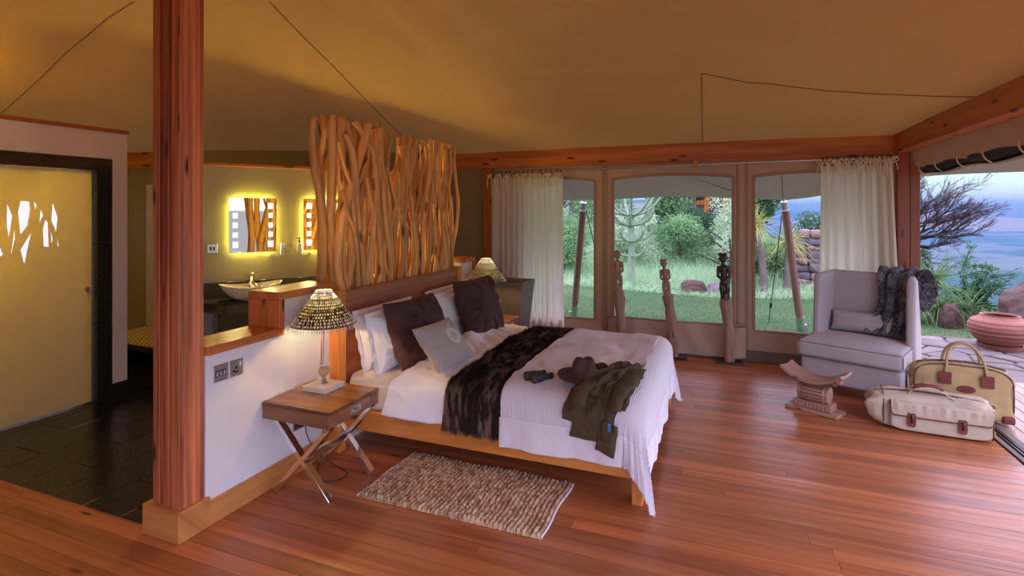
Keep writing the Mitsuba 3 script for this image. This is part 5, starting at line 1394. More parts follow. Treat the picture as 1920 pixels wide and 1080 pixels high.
obj('collar_point', patch([(-0.80, 3.36), (-0.74, 3.30), (-0.66, 3.36), (-0.72, 3.40)], 0.03, 0.02, 12, 16, 16, 0.03), 'olive_cloth', jk, smooth=True)
mat('label_blue', (0.05, 0.16, 0.35), 0.6)
obj('label_tag', patch([(-0.585, 2.735), (-0.570, 2.735), (-0.570, 2.775), (-0.585, 2.775)], 0.042, 0.0, 1, 6, 6), 'label_blue', jk, label='small blue label sewn inside the jacket')
# ---------------------------------------------------------------- sill, deck and stone patio at the open side
tk = thing('trim_10', kind='structure')
for k, (a, b, h) in enumerate([(1.752, 1.790, 0.010), (1.796, 1.812, 0.016), (1.822, 1.838, 0.016), (1.846, 1.900, 0.010)]):
    obj('track_rail', bx(a, b, -2.6, 6.36, -0.06, h, 0.003), 'dark_metal' if k in (1, 2) else 'grey_plank', tk)
obj('track_bed', bx(1.75, 1.90, -2.6, 6.36, -0.08, 0.001), 'black_plastic', tk)
mat('deck_wood', wood((0.42, 0.25, 0.16), (0.27, 0.14, 0.085), (0.1, 0.05, 0.03), 1.0, 0.1, 0.35), 0.35)
struct('deck', bx(1.90, 3.6, -2.6, 6.42, -0.09, -0.04), 'grout')
for i in range(17):
    obj('deck_board', grain(bx(1.903 + i * 0.1, 1.999 + i * 0.1, -2.6, 6.42, -0.04, -0.004, 0.002), 1), 'deck_wood', 'deck')
mat('patio_stone', lambda p, n, uv: mix((0.225, 0.18, 0.165), (0.13, 0.10, 0.095), fbm(p.x * 7, p.y * 7, p.z * 7, 4)) * (0.8 + 0.4 * cell_rand(dr.floor(uv.x * 50))), 0.8, spec=0.25,
    bump=lambda p, n, uv: fbm(p.x * 18, p.y * 18, 0, 3), bump_scale=0.012)
mat('patio_joint', (0.15, 0.125, 0.12), 0.9)
def patio():
    from scipy.spatial import Voronoi
    edge = [(1.66, 6.43), (4.6, 6.43), (4.8, 8.9), (3.6, 8.62), (2.4, 8.42), (1.2, 8.0), (0.9, 7.0), (1.2, 6.43)]
    P = Polygon(edge)
    struct('patio', prism(P, -0.12, -0.038), 'patio_joint')
    r = np.random.default_rng(2)
    pts = []
    for gx in np.arange(0.6, 5.2, 0.34):
        for gy in np.arange(6.2, 9.2, 0.30): pts.append((gx + r.uniform(-0.13, 0.13), gy + r.uniform(-0.12, 0.12)))
    vor = Voronoi(np.array(pts))
    for reg in vor.point_region:
        ids = vor.regions[reg]
        if -1 in ids or len(ids) < 3: continue
        q = Polygon(vor.vertices[ids]).buffer(-0.012).intersection(P)
        if q.is_empty or q.geom_type != 'Polygon' or q.area < 0.01: continue
        q = q.simplify(0.02)
        t = r.uniform(-0.010, 0.006)
        c = np.array(q.exterior.coords)[:-1]; cen = c.mean(0)
        up = np.column_stack([cen + (c - cen) * 0.93, np.full(len(c), -0.012 + t) + r.uniform(-0.004, 0.004, len(c))]); lo = np.column_stack([c, np.full(len(c), -0.035)]); mid = np.column_stack([c, np.full(len(c), -0.022 + t)])
        m = hull(np.vstack([up, lo, mid])); m.metadata['uv'] = np.full((len(m.vertices), 2), r.uniform(0, 1))
        obj('paving_stone', m, 'patio_stone', 'patio')
patio()

# ---------------------------------------------------------------- terracotta pot, boulders
mat('terracotta', lambda p, n, uv: mix((0.30, 0.10, 0.066), (0.19, 0.06, 0.042), fbm(p.x * 9, p.y * 9, p.z * 14, 3)), 0.7)
pt = thing('terracotta_pot', 'big round ribbed terracotta pot on a saucer on the stone patio', 'pot')
PP = (2.99, 7.98, -0.012)
prof = [(0, 0.045), (0.150, 0.045)]
for t in np.linspace(0, 1, 90):
    r_b = np.interp(t, [0, 0.15, 0.4, 0.62, 0.8, 0.93, 1.0], [0.165, 0.225, 0.285, 0.297, 0.268, 0.205, 0.180])
    prof.append((r_b + 0.010 * abs(math.sin(t * math.pi * 6.5)) ** 0.7 * (t < 0.88), 0.05 + 0.335 * t))
prof += [(0.185, 0.392), (0.165, 0.392), (0.160, 0.375), (0.20, 0.33), (0.20, 0.15), (0, 0.12)]
obj('bowl', lathe(prof, 56, PP), 'terracotta', pt, smooth=40)
obj('saucer', lathe([(0, 0), (0.195, 0), (0.215, 0.05), (0.20, 0.055), (0.185, 0.03), (0, 0.03)], 48, PP), 'terracotta', pt, smooth=30)
mat('red_rock', lambda p, n, uv: mix((0.10, 0.050, 0.038), (0.050, 0.028, 0.025), fbm(p.x * 5, p.y * 5, p.z * 5, 4)), 0.85, bump=lambda p, n, uv: fbm(p.x * 14, p.y * 14, p.z * 14, 3), bump_scale=0.02)
mat('grey_rock', lambda p, n, uv: mix((0.24, 0.19, 0.185), (0.11, 0.09, 0.10), fbm(p.x * 4, p.y * 4, p.z * 4, 4)), 0.85, bump=lambda p, n, uv: fbm(p.x * 14, p.y * 14, p.z * 14, 3), bump_scale=0.02)
def rock(c, s, seed, sub=4, rough=0.75):
    m = trimesh.creation.icosphere(subdivisions=sub, radius=1.0); v = np.asarray(m.vertices)
    n = meshkit.fbm(v * 1.3 + seed * 7.1, 4) - 0.5
    w = v * (1 + rough * n)[:, None]
    w = np.sign(w) * np.abs(w) ** 0.85
    return tm(w * np.asarray(s) + np.asarray(c), m.faces)
for c, s, sd, lb in [((4.15, 9.2, 0.05), (0.80, 0.6, 0.60), 1, 'big dark red boulder behind the terracotta pot'),
                     ((3.06, 9.72, 0.0), (0.13, 0.11, 0.25), 2, 'small upright reddish rock at the foot of the spiky plants'),
                     ((-0.62, 11.75, -0.03), (0.25, 0.2, 0.20), 3, 'reddish rock on the lawn edge, left one of a pair'),
                     ((-0.16, 11.75, -0.05), (0.22, 0.18, 0.18), 4, 'greyish rock on the lawn edge, right one of a pair'),
                     ((-1.72, 12.1, -0.05), (0.30, 0.2, 0.07), 5, 'flat pinkish rock in the grass beyond the lawn')]:
    obj('rock', rock(c, s, sd), 'red_rock' if sd != 4 else 'grey_rock', smooth=True, label=lb, cat='rock')

# dry stone wall to the right beyond the lawn
mat('wall_stone', lambda p, n, uv: mix((0.30, 0.17, 0.15), (0.13, 0.10, 0.12), smoothstep(0.3, 0.7, cell_rand(dr.floor(uv.x * 50)) * 0.6 + 0.4 * fbm(p.x * 9, p.y * 9, p.z * 9, 3))), 0.85,
    bump=lambda p, n, uv: fbm(p.x * 16, p.y * 16, p.z * 16, 3), bump_scale=0.02)
sw_ = thing('stone_wall', 'rough dry stone wall of reddish blocks behind the leaning awning pole', 'wall')
r = np.random.default_rng(9)
obj('wall_core', hull([(1.30, 12.75, -0.6), (2.7, 12.75, -1.0), (1.30, 13.3, -0.6), (2.7, 13.3, -1.0), (1.42, 12.85, 1.18), (2.6, 12.85, 1.10), (1.42, 13.2, 1.18), (2.6, 13.2, 1.1)]), 'patio_joint', sw_)
BASE = trimesh.creation.icosphere(subdivisions=1, radius=1.0)
def block(c, s, seed):
    v = np.asarray(BASE.vertices); n = np.random.default_rng(seed).uniform(0.78, 1.18, len(v))
    w = np.sign(v) * np.abs(v) ** 0.6 * n[:, None]
    m = tm(w * np.asarray(s) + np.asarray(c), BASE.faces); m.metadata['uv'] = np.full((len(v), 2), np.random.default_rng(seed + 1).uniform(0, 1)); return m
z, row = -0.5, 0
while z < 1.12:
    h = r.uniform(0.10, 0.18); x = 1.28 + 0.06 * (z > 0.6) + r.uniform(0, 0.12)
    while x < 2.5:
        w = r.uniform(0.14, 0.36)
        obj('wall_stone', block((x + w / 2, 12.76 + 0.05 * (z + 0.5) + r.uniform(-0.03, 0.03), z + h / 2), (w * 0.56, 0.13, h * 0.60), int(r.integers(1e6))), 'wall_stone', sw_, smooth=True)
        x += w
    z += h * 0.97; row += 1

# ---------------------------------------------------------------- plants
def leafmat(name, a, b, trans=0.5, sc=0.6):
    scene['mat_' + name] = {'type': 'principledthin', 'base_color': proc(lambda p, n, uv: mix(a, b, fbm(p.x * sc * 6 + 3, p.y * sc * 6, p.z * sc * 6, 3) * 0.6 + 0.4 * noise(p.x * 37, p.y * 37, p.z * 37))), 'roughness': 0.6, 'spec_trans': 0.0, 'diff_trans': float(trans), 'eta': 1.3}
leafmat('lawn_blade', (0.045, 0.135, 0.065), (0.16, 0.18, 0.095), 0.5, 0.25)
leafmat('meadow_blade', (0.26, 0.52, 0.25), (0.66, 0.78, 0.52), 0.6, 0.3)
leafmat('shrub_leaf', (0.08, 0.22, 0.08), (0.36, 0.54, 0.27), 0.6)
leafmat('dark_leaf', (0.03, 0.10, 0.05), (0.14, 0.25, 0.13), 0.5)
leafmat('pale_leaf', (0.34, 0.50, 0.30), (0.56, 0.66, 0.46), 0.6)
leafmat('yucca_leaf', (0.24, 0.30, 0.09), (0.52, 0.50, 0.17), 0.5, 2)
leafmat('cordyline_leaf', (0.07, 0.16, 0.055), (0.22, 0.31, 0.13), 0.5, 2)
mat('bark', lambda p, n, uv: mix((0.24, 0.19, 0.165), (0.11, 0.085, 0.08), fbm(p.x * 14, p.y * 14, p.z * 4, 3)), 0.9, spec=0.1)
mat('dark_twig', (0.055, 0.032, 0.032), 0.9, spec=0.1)
mat('euphorbia', lambda p, n, uv: mix((0.15, 0.23, 0.14), (0.28, 0.34, 0.23), fbm(p.x * 12, p.y * 12, p.z * 12, 3)), 0.7)
rv = np.random.default_rng(77)
def lawn(n=150000):
    r = np.random.default_rng(31)
    x, y = r.uniform(-6.5, 4.6, n), 6.5 + (11.9 - 6.5) * r.uniform(0, 1, n) ** 0.8
    keep = ~((x > 0.8) & (y < 8.35 + 0.14 * (x - 2.4)) & (x < 4.8)) & (ground_z(x, y) > -0.4)
    x, y = x[keep], y[keep]; n = len(x)
    D = unit(np.stack([r.normal(0, 0.45, n), r.normal(0, 0.45, n), np.ones(n)], 1))
    return blades(np.stack([x, y, ground_z(x, y) - 0.03], 1), D, r.uniform(0.05, 0.085, n), np.full(n, 0.006), np.zeros((n, 3)), 1, 1)
obj('lawn_grass', lawn(), 'lawn_blade', kind='stuff', label='short green lawn with straw patches between tent and tall grass', cat='grass')
def meadow(n=85000):
    r = np.random.default_rng(32)
    x, y = r.uniform(-11, 2.6, n), 11.3 + 11 * r.uniform(0, 1, n) ** 1.5
    e = 11.45 + 0.22 * np.clip(x, -3, 3) + 0.35 * (meshkit.noise(np.stack([x * 1.3, 0 * x, 0 * x], -1)) - 0.5)
    keep = (y > e) & ~((y > 12.6) & (x > 1.2)); x, y = x[keep], y[keep]; n = len(x)
    D = unit(np.stack([r.normal(0, 0.28, n), r.normal(0, 0.28, n), np.ones(n)], 1))
    tuft = meshkit.fbm(np.stack([x * 1.4, y * 1.4, 0 * x], -1), 3)
    L = r.uniform(0.18, 0.55, n) * (0.5 + 1.2 * tuft) * (0.55 + 0.45 * sm((y - 11.4) / 1.2))
    return blades(np.stack([x, y, ground_z(x, y) - 0.03], 1), D, L, np.full(n, 0.012), np.stack([r.normal(0, 0.10, n), r.normal(0, 0.10, n), -0.10 * np.ones(n)], 1), 2, 4)
obj('meadow_grass', meadow(), 'meadow_blade', kind='stuff', label='tall wild grass covering the slope beyond the lawn', cat='grass')

def crown(c, s, n, L, W, seed, shell=0.5, clumps=9):
    """leaves gathered in clumps within an ellipsoid"""
    r = np.random.default_rng(seed)
    cc = unit(r.normal(size=(clumps, 3))) * (r.uniform(0.25, 1, clumps) ** 0.5)[:, None] * 0.78
    k = r.integers(0, clumps, n)
    d = unit(r.normal(size=(n, 3))) * (r.uniform(0.15, 1, n) ** shell)[:, None] * r.uniform(0.34, 0.50, clumps)[k][:, None]
    p = cc[k] + d
    P = p * np.asarray(s) + np.asarray(c)
    N = unit(d * 1.2 + r.normal(0, 0.7, (n, 3)) + V(0, 0, -0.1))
    return leaves(P, N, r.uniform(0.7, 1.3, n) * L, W, seed)
def limbs(base, top, spread, n, r0, seed):
    r = np.random.default_rng(seed)
    base, top = V(*base), V(*top)
    ms = [tube(curve([base, base + (top - base) * 0.5 + V(r.normal(0, 0.08), r.normal(0, 0.08), 0), top], 14), np.linspace(r0, r0 * 0.55, 14), 9)]
    for _ in range(n):
        a = base + (top - base) * r.uniform(0.45, 1.0)
        b = a + V(r.normal(0, 1), r.normal(0, 1), r.uniform(0.3, 1.1)) * spread
        ms.append(tube(curve([a, (a + b) / 2 + r.normal(0, 0.12, 3) * spread, b], 9), np.linspace(r0 * 0.45, r0 * 0.12, 9), 6))
    return cat(ms)
def tree(name, cat_, lb, x, y, h, w, leaf, n, L, seed, r0=0.09, crown_h=0.6, group=None):
    z = float(ground_z(x, y))
    t = thing(name, lb, cat_, group)
    obj('trunk', limbs((x, y, z - 0.1), (x + 0.1 * w * math.sin(seed), y, z + h * (1 - crown_h * 0.55)), w * 0.42, 10, r0, seed), 'bark', t, smooth=True)
    obj('foliage', crown((x, y, z + h * (1 - crown_h / 2)), (w, w * 0.8, h * crown_h / 2), n, L, L * 0.42, seed), leaf, t, kind='stuff')
    return t
TREES = [('tree', 'tree', 'dense bushy tree filling the left net window', -4.6, 15.2, 4.6, 1.9, 'shrub_leaf', 15000, 0.11, 1, 0.10, 0.85),
         ('tree', 'tree', 'dark leafy tree left of the candelabra tree', -5.2, 19.5, 6.5, 2.6, 'dark_leaf', 15000, 0.14, 2, 0.13, 0.75),
         ('tree', 'tree', 'dark round tree standing behind the candelabra tree', -2.55, 19.5, 5.4, 2.0, 'dark_leaf', 15000, 0.12, 3, 0.12, 0.8),
         ('tree', 'tree', 'tall tree with a reddish trunk left of the far lodge', -1.05, 20.5, 7.6, 1.4, 'shrub_leaf', 9000, 0.13, 4, 0.16, 0.5),
         ('tree', 'tree', 'light feathery tree right of the far lodge', 0.25, 19.0, 5.6, 1.25, 'pale_leaf', 9000, 0.11, 5, 0.08, 0.72),
         ('tree', 'tree', 'broad green tree far behind the lodge', -1.2, 40, 10.5, 6.5, 'shrub_leaf', 15000, 0.34, 6, 0.25, 0.85),
         ('tree', 'tree', 'dark tree against the sky behind the palms', 1.4, 26.0, 3.4, 1.6, 'dark_leaf', 9000, 0.14, 7, 0.1, 0.85),
         ('tree', 'tree', 'dark bushy tree directly left of the lodge', -1.75, 22.5, 4.6, 1.7, 'dark_leaf', 11000, 0.13, 9, 0.1, 0.85),
         ('tree', 'tree', 'green bushy tree just right of the candelabra tree', -1.35, 17.0, 3.4, 1.1, 'shrub_leaf', 9000, 0.10, 10, 0.07, 0.85),
         ('tree', 'tree', 'tall green tree close behind the right part of the middle window', 0.75, 22.0, 6.2, 1.8, 'shrub_leaf', 12000, 0.13, 11, 0.12, 0.8),
         ('tree', 'tree', 'dense dark tree rising behind the left net window', -6.4, 24.0, 7.0, 3.0, 'dark_leaf', 12000, 0.18, 12, 0.14, 0.85),
         ('tree', 'tree', 'wide dark tree far left of the lodge', -9.0, 33, 9.5, 5.5, 'dark_leaf', 14000, 0.30, 8, 0.2, 0.85)]
for a in TREES: tree(*a)
SHRUBS = [('low rounded shrub at the lawn edge in the left net window', -3.55, 12.6, 1.5, 0.8, 'shrub_leaf'), ('pale shrub right behind the candelabra tree trunk', -2.2, 13.8, 1.5, 0.9, 'pale_leaf'),
          ('green bush in the middle of the tall grass slope', -1.1, 14.2, 1.4, 0.8, 'shrub_leaf'), ('dark bush below the far lodge', -0.75, 16.2, 1.35, 0.7, 'dark_leaf'),
          ('pale bush on the slope left of the window frame', 0.15, 14.0, 1.6, 0.7, 'pale_leaf'), ('bright bush by the two rocks on the lawn edge', 0.35, 12.4, 0.9, 0.45, 'shrub_leaf'),
          ('broad bush high on the slope under the dark trees', -3.6, 16.8, 2.2, 1.3, 'shrub_leaf'), ('shrub in front of the yucca palms', 0.95, 13.4, 0.9, 0.5, 'shrub_leaf'),
          ('dark shrub crowning the dry stone wall', 2.1, 14.6, 1.9, 0.9, 'dark_leaf'), ('low dark shrub behind the right end of the stone wall', 3.2, 15.5, 1.8, 0.9, 'dark_leaf')]
for k, (lb, x, y, h, w, lf) in enumerate(SHRUBS):
    z = float(ground_z(x, y)); t = thing('shrub', lb, 'shrub')
    obj('stem', limbs((x, y, z - 0.1), (x, y, z + h * 0.5), w * 0.5, 7, 0.03, 100 + k), 'bark', t, smooth=True)
    obj('foliage', crown((x, y, z + h * 0.52), (w, w * 0.8, h * 0.52), 5500, 0.085, 0.032, 200 + k), lf, t, kind='stuff')

# candelabra tree seen through the middle window
def candelabra(x, y):
    z = float(ground_z(x, y)); t = thing('candelabra_tree', 'pale green candelabra tree with upward arms seen through the middle window', 'tree')
    obj('trunk', tube(curve([(x, y, z - 0.1), (x + 0.02, y, z + 0.7), (x + 0.0, y, z + 1.55)], 16), np.linspace(0.085, 0.06, 16), 12), 'euphorbia', t, smooth=True)
    r = np.random.default_rng(14)
    tiers = [(0.62, 3, 0.75, 0.22), (0.95, 6, 0.62, 0.33), (1.30, 8, 0.55, 0.40), (1.52, 8, 0.75, 0.85)]
    for zz, n, ln, up in tiers:
        for k in range(n):
            a = 2 * math.pi * (k + r.uniform(0, 0.6)) / n
            L = ln * r.uniform(0.75, 1.25)
            d = V(math.cos(a), math.sin(a) * 0.8, 0)
            o = V(x, y, z + zz)
            p = curve([o, o + d * L * 0.45 + V(0, 0, up * 0.10), o + d * L * 0.85 + V(0, 0, up * 0.45), o + d * L + V(0, 0, up * r.uniform(0.8, 1.2))], 16)
            m = tube(p, 0.024 * (1 + 0.35 * np.abs(np.sin(np.arange(16) * 1.3))), 6)
            q = np.repeat(p, 5, axis=0) + r.normal(0, 0.012, (80, 3)); dirs = unit(r.normal(0, 1, (80, 3)) + V(0, 0, 0.5))
            obj('arm', cat([tm(m.vertices, m.faces), blades(q, dirs, np.full(80, 0.075), np.full(80, 0.016), np.zeros((80, 3)), 1, k)]), 'euphorbia', t)
candelabra(-1.93, 11.95)
# thin dark-stemmed sapling by the rocks
t = thing('sapling', 'slender dark-stemmed sapling beside the pair of rocks', 'tree')
obj('trunk', limbs((0.0, 11.9, -0.15), (0.06, 11.9, 1.1), 0.45, 9, 0.03, 55), 'dark_twig', t, smooth=True)
obj('foliage', crown((0.08, 11.9, 1.35), (0.55, 0.45, 0.75), 1600, 0.07, 0.025, 56), 'pale_leaf', t, kind='stuff')

def spiky(name, lb, cat_, x, y, z, trunk, n, L, leaf, seed, droop=0.5, w=0.03, heads=((0, 0, 0),), group=None):
    t = thing(name, lb, cat_, group)
    r = np.random.default_rng(seed)
    for hx, hy, hz in heads:
        top = V(x + hx, y + hy, z + trunk + hz)
        if trunk: obj('trunk', tube(curve([(x, y, z - 0.1), (x + hx * 0.4 + 0.03, y, z + trunk * 0.5), top], 12), np.linspace(0.085, 0.06, 12), 10), 'bark', t, smooth=True)
        d = unit(np.stack([r.normal(0, 1, n), r.normal(0, 1, n), r.uniform(-0.35, 1.5, n)], 1))
        LL = L * r.uniform(0.7, 1.15, n)
        bend = np.stack([0 * LL, 0 * LL, -droop * LL * np.clip(1 - d[:, 2], 0.1, 1)], 1)
        obj('leaf_rosette', blades(np.tile(top, (n, 1)) + r.normal(0, 0.03, (n, 3)), d, LL, np.full(n, w), bend, 4, seed), leaf, t, kind='stuff')
    return t
spiky('yucca', 'palm-like yucca with grey trunk and yellow-green crown left of the awning pole', 'plant', 0.72, 12.0, -0.1, 1.45, 90, 0.62, 'yucca_leaf', 1, 0.7, 0.03, ((-0.16, 0, -0.05),))
spiky('yucca', 'yellow-green yucca head just behind the leaning awning pole', 'plant', 1.12, 12.1, -0.1, 1.05, 90, 0.60, 'yucca_leaf', 2, 0.75, 0.03, ((0.06, 0, 0.0),))
spiky('yucca', 'tall palm with drooping green crown at the left edge of the right window', 'plant', 0.42, 12.6, -0.1, 1.75, 90, 0.55, 'cordyline_leaf', 3, 0.9, 0.03, ((0.0, 0, 0.0),))
for k, (x, y, zc, L, n, lb) in enumerate([(2.98, 10.2, 0.45, 0.62, 130, 'large spiky cordyline rosette rising above the small reddish rock'), (2.62, 9.95, 0.28, 0.55, 110, 'spiky cordyline left of the rock, nearest the armchair'),
                                          (3.0, 9.9, 0.12, 0.42, 90, 'low spiky cordyline directly behind the small reddish rock'), (3.35, 10.0, 0.10, 0.42, 90, 'low spiky cordyline right of the small reddish rock'),
                                          (2.72, 10.7, 0.62, 0.50, 100, 'spiky cordyline at the back left, beside the door post')]):
    spiky('cordyline', lb, 'plant', x, y, float(ground_z(x, y)), zc + 0.15, n, L, 'cordyline_leaf', 20 + k, 0.75, 0.026)

# bare thorny tree at the right, thin spiky tree, dark leafy branches
def bare_tree():
    t = thing('bare_tree', 'bare thorny tree spreading fine dark branches across the open side', 'tree')
    r = np.random.default_rng(41)
    ms = []
    def grow(p, d, L, rad, depth):
        n = 7
        pts = [p]
        for k in range(n):
            d = unit(d + r.normal(0, 0.11, 3) + V(0.02, 0, 0.03))
            pts.append(pts[-1] + d * L / n)
        pts = np.array(pts)
        ms.append(tube(pts, np.linspace(rad, rad * 0.55, len(pts)), 5 if depth < 2 else 3, cap=False))
        if depth >= 4: return
        for k in range((5, 5, 4, 3)[depth]):
            i = int(r.integers(2, n + 1))
            nd = unit(d + r.normal(0, 0.42, 3) * V(1, 1, 0.75) + V(0.15, 0, 0.05))
            grow(pts[i], nd, L * r.uniform(0.45, 0.72), max(rad * 0.5, 0.003), depth + 1)
    o = V(3.05, 12.6, float(ground_z(3.05, 12.6)))
    obj('trunk', tube(curve([o + V(0, 0, -0.3), o + V(-0.1, 0, 0.6), o + V(0.05, 0, 1.25)], 12), np.linspace(0.13, 0.08, 12), 10), 'dark_twig', t, smooth=True)
    b = o + V(0.03, 0, 1.15)
    for d, L in [((0.95, -0.1, 0.04), 0.85), ((0.9, 0.2, 0.36), 0.85), ((0.75, -0.2, 0.66), 0.88), ((0.45, 0.1, 0.9), 0.80), ((0.92, 0, 0.2), 0.9), ((0.1, 0, 1.0), 0.75), ((0.85, 0.1, -0.12), 0.65), ((0.5, 0.3, 0.45), 0.85)]:
        grow(b, V(*d), L, 0.026, 0)
    obj('branches', cat(ms), 'dark_twig', t, kind='stuff')
bare_tree()
def thin_tree():
    x, y = 4.15, 10.0; z = float(ground_z(x, y))
    t = thing('thin_tree', 'thin leaning stem with a spiky tuft against the blue valley', 'tree')
    p = curve([(x - 0.25, y, z - 0.2), (x + 0.0, y, 0.62), (x + 0.28, y, 0.95), (x + 0.36, y, 1.28)], 16)
    obj('stem', tube(p, np.linspace(0.028, 0.018, 16), 7), 'dark_twig', t, smooth=True)
    r = np.random.default_rng(3); n = 90
    obj('tuft', blades(np.tile(p[-1], (n, 1)), unit(r.normal(0, 1, (n, 3)) * V(1, 1, 0.5)), r.uniform(0.14, 0.26, n), np.full(n, 0.012), np.zeros((n, 3)), 2, 1), 'dark_leaf', t, kind='stuff')
thin_tree()
def leafy(x, y, h, pts, seed, lb, n=1500):
    z = float(ground_z(x, y)); t = thing('leafy_bush', lb, 'shrub')
    r = np.random.default_rng(seed); ms, P, N = [], [], []
    for q in pts:
        c = curve([(x, y, z - 0.1), (x + q[0] * 0.4, y + q[1] * 0.4, z + h * 0.55 + 0.3 * q[2]), (x + q[0], y + q[1], z + h + q[2])], 20)
        ms.append(tube(c, np.linspace(0.022, 0.006, 20), 6))
        for _ in range(5):
            i = int(r.integers(8, 20)); d = unit(V(r.normal(0, 1), r.normal(0, 0.6), r.normal(0.1, 0.3)))
            e = c[i] + d * r.uniform(0.25, 0.5); s = np.linspace(0, 1, 10)[:, None]
            tw = c[i] + (e - c[i]) * s; ms.append(tube(tw, 0.005, 4))
            k = n // (5 * len(pts)); j = r.integers(0, 10, k)
            P.append(tw[j] + r.normal(0, 0.03, (k, 3))); N.append(unit(d + r.normal(0, 0.6, (k, 3)) - V(0, 0, 0.15)))
    obj('stems', cat(ms), 'dark_twig', t, smooth=True)
    obj('foliage', leaves(np.vstack(P), np.vstack(N), 0.10, 0.020, seed), 'dark_leaf', t, kind='stuff')
leafy(4.75, 9.4, 1.25, [(-0.1, 0, 0.1), (0.3, 0, 0.15), (-0.45, 0, -0.15), (0.1, 0.1, -0.25), (-0.25, 0.2, -0.45), (0.5, 0, -0.1)], 5, 'dark bush with narrow leaves above the big red boulder', 2600)
leafy(3.65, 10.6, 0.75, [(-0.2, 0, 0.0), (0.2, 0, 0.1), (0.45, 0, -0.1), (0.0, 0.1, -0.25)], 6, 'low dark bush with narrow leaves right of the cordylines', 1600)
x, y = 3.35, 13.6
t = thing('tree', 'small dense green tree behind the cordylines, beside the door post', 'tree')
obj('trunk', limbs((x, y, float(ground_z(x, y)) - 0.2), (x, y, 0.5), 0.5, 8, 0.06, 71), 'bark', t, smooth=True)
obj('foliage', crown((x, y, 0.55), (0.85, 0.7, 0.75), 5000, 0.09, 0.035, 72), 'dark_leaf', t, kind='stuff')

# ---------------------------------------------------------------- awning fly with its leaning poles
scene['mat_fly_canvas'] = {'type': 'principledthin', 'base_color': proc(lambda p, n, uv: mix((0.30, 0.25, 0.18), (0.26, 0.215, 0.155), fbm(p.x * 2, p.y * 2, p.z * 2, 3))), 'roughness': 0.85, 'spec_trans': 0.0, 'diff_trans': 0.16, 'eta': 1.2}
def fly():
    inner = np.array([(-7.3, 4.75, 2.34), (-3.50, 6.42, 2.34), (-1.0, 6.42, 2.34), (0.6, 6.42, 2.34), (1.68, 6.42, 2.345), (1.66, 5.6, 2.345), (1.66, 4.6, 2.345), (1.66, 3.4, 2.345)])
    outer = np.array([(-8.3, 6.4, 1.75), (-4.6, 7.9, 1.82), (-1.95, 7.87, 1.755), (-0.6, 8.02, 1.80), (0.745, 8.25, 1.75), (2.15, 6.93, 1.975), (3.4, 5.75, 1.93), (4.2, 5.0, 1.78)])
    ti, to = [0, .2, .36, .46, .55, .68, .82, 1.0], [0, .2, .36, .46, .55, .68, .82, 1.0]
    t = np.linspace(0, 1, 160)
    from scipy.interpolate import PchipInterpolator
    I = np.stack([np.interp(t, ti, inner[:, k]) for k in range(3)], 1)
    O = np.stack([np.interp(t, to, outer[:, 0]), np.interp(t, to, outer[:, 1]), PchipInterpolator(to, outer[:, 2])(t)], 1)
    s = np.linspace(0, 1, 16)[None, :, None]
    P = I[:, None] * (1 - s) + O[:, None] * s
    P[..., 2] -= 0.05 * np.sin(np.pi * s[..., 0])
    return gridpts(P)
mat('pole_wood', wood((0.33, 0.165, 0.135), (0.22, 0.10, 0.08), (0.08, 0.03, 0.02), 1.0, 0.1, 0.1), 0.4)
aw = thing('awning', 'canvas awning fly stretched outside over the window wall and open side', 'awning')
obj('canvas', fly(), 'fly_canvas', aw, smooth=True)
obj('awning_seam', tube([(-0.95, 6.5, 2.29), (-0.3, 7.3, 1.99), (0.35, 8.05, 1.765)], 0.004, 5), 'seam', aw)
obj('awning_seam', tube([(0.55, 6.5, 2.28), (0.65, 7.4, 1.96), (0.73, 8.2, 1.75)], 0.004, 5), 'seam', aw)
for k, (b, tpp, lb) in enumerate([((-2.27, 8.45, -0.13), (-1.96, 7.86, 1.75), 'leaning wooden awning pole with steel ends in the left net window'),
                                  ((1.013, 8.72, -0.13), (0.745, 8.25, 1.75), 'leaning wooden awning pole with steel ends in the right net window')]):
    t = thing('awning_pole', lb, 'pole', 'leaning awning poles')
    b, tpp = V(*b), V(*tpp)
    L = lambda f: b + (tpp - b) * f
    obj('shaft', tgrain(tube([L(0.10), L(0.92)], 0.052, 20)), 'pole_wood', t, smooth=40)
    obj('end_sleeve', tube([L(0.93), L(0.985)], 0.049, 20), 'galvanised', t, smooth=40)
    obj('end_sleeve', tube([L(0.005), L(0.115)], 0.057, 20), 'galvanised', t, smooth=40)
    obj('ground_socket', bx(b[0] - 0.07, b[0] + 0.07, b[1] - 0.03, b[1] + 0.03, -0.15, -0.02, 0.01), 'galvanised', t)
    g = L(1.0) + V(0.0 if k else 0.0, 0.0, 0)
    rp = V(*((-1.72, 8.75, -0.13), (0.62, 9.2, -0.13))[k])
    rt = thing('guy_rope', ['thin guy rope beside the left leaning pole', 'thin guy rope beside the right leaning pole'][k], 'rope', 'guy ropes of the awning')
    obj('rope', tube([rp, rp + (g - rp) * 0.5, g], 0.006, 6), 'black_plastic', rt)
    obj('slider', tube([rp + (g - rp) * 0.14, rp + (g - rp) * 0.18], 0.018, 8), 'black_plastic', rt)
    obj('peg', tube([rp + V(0, 0.02, 0.03), rp + V(0, -0.03, -0.08)], 0.010, 6), 'galvanised', rt)

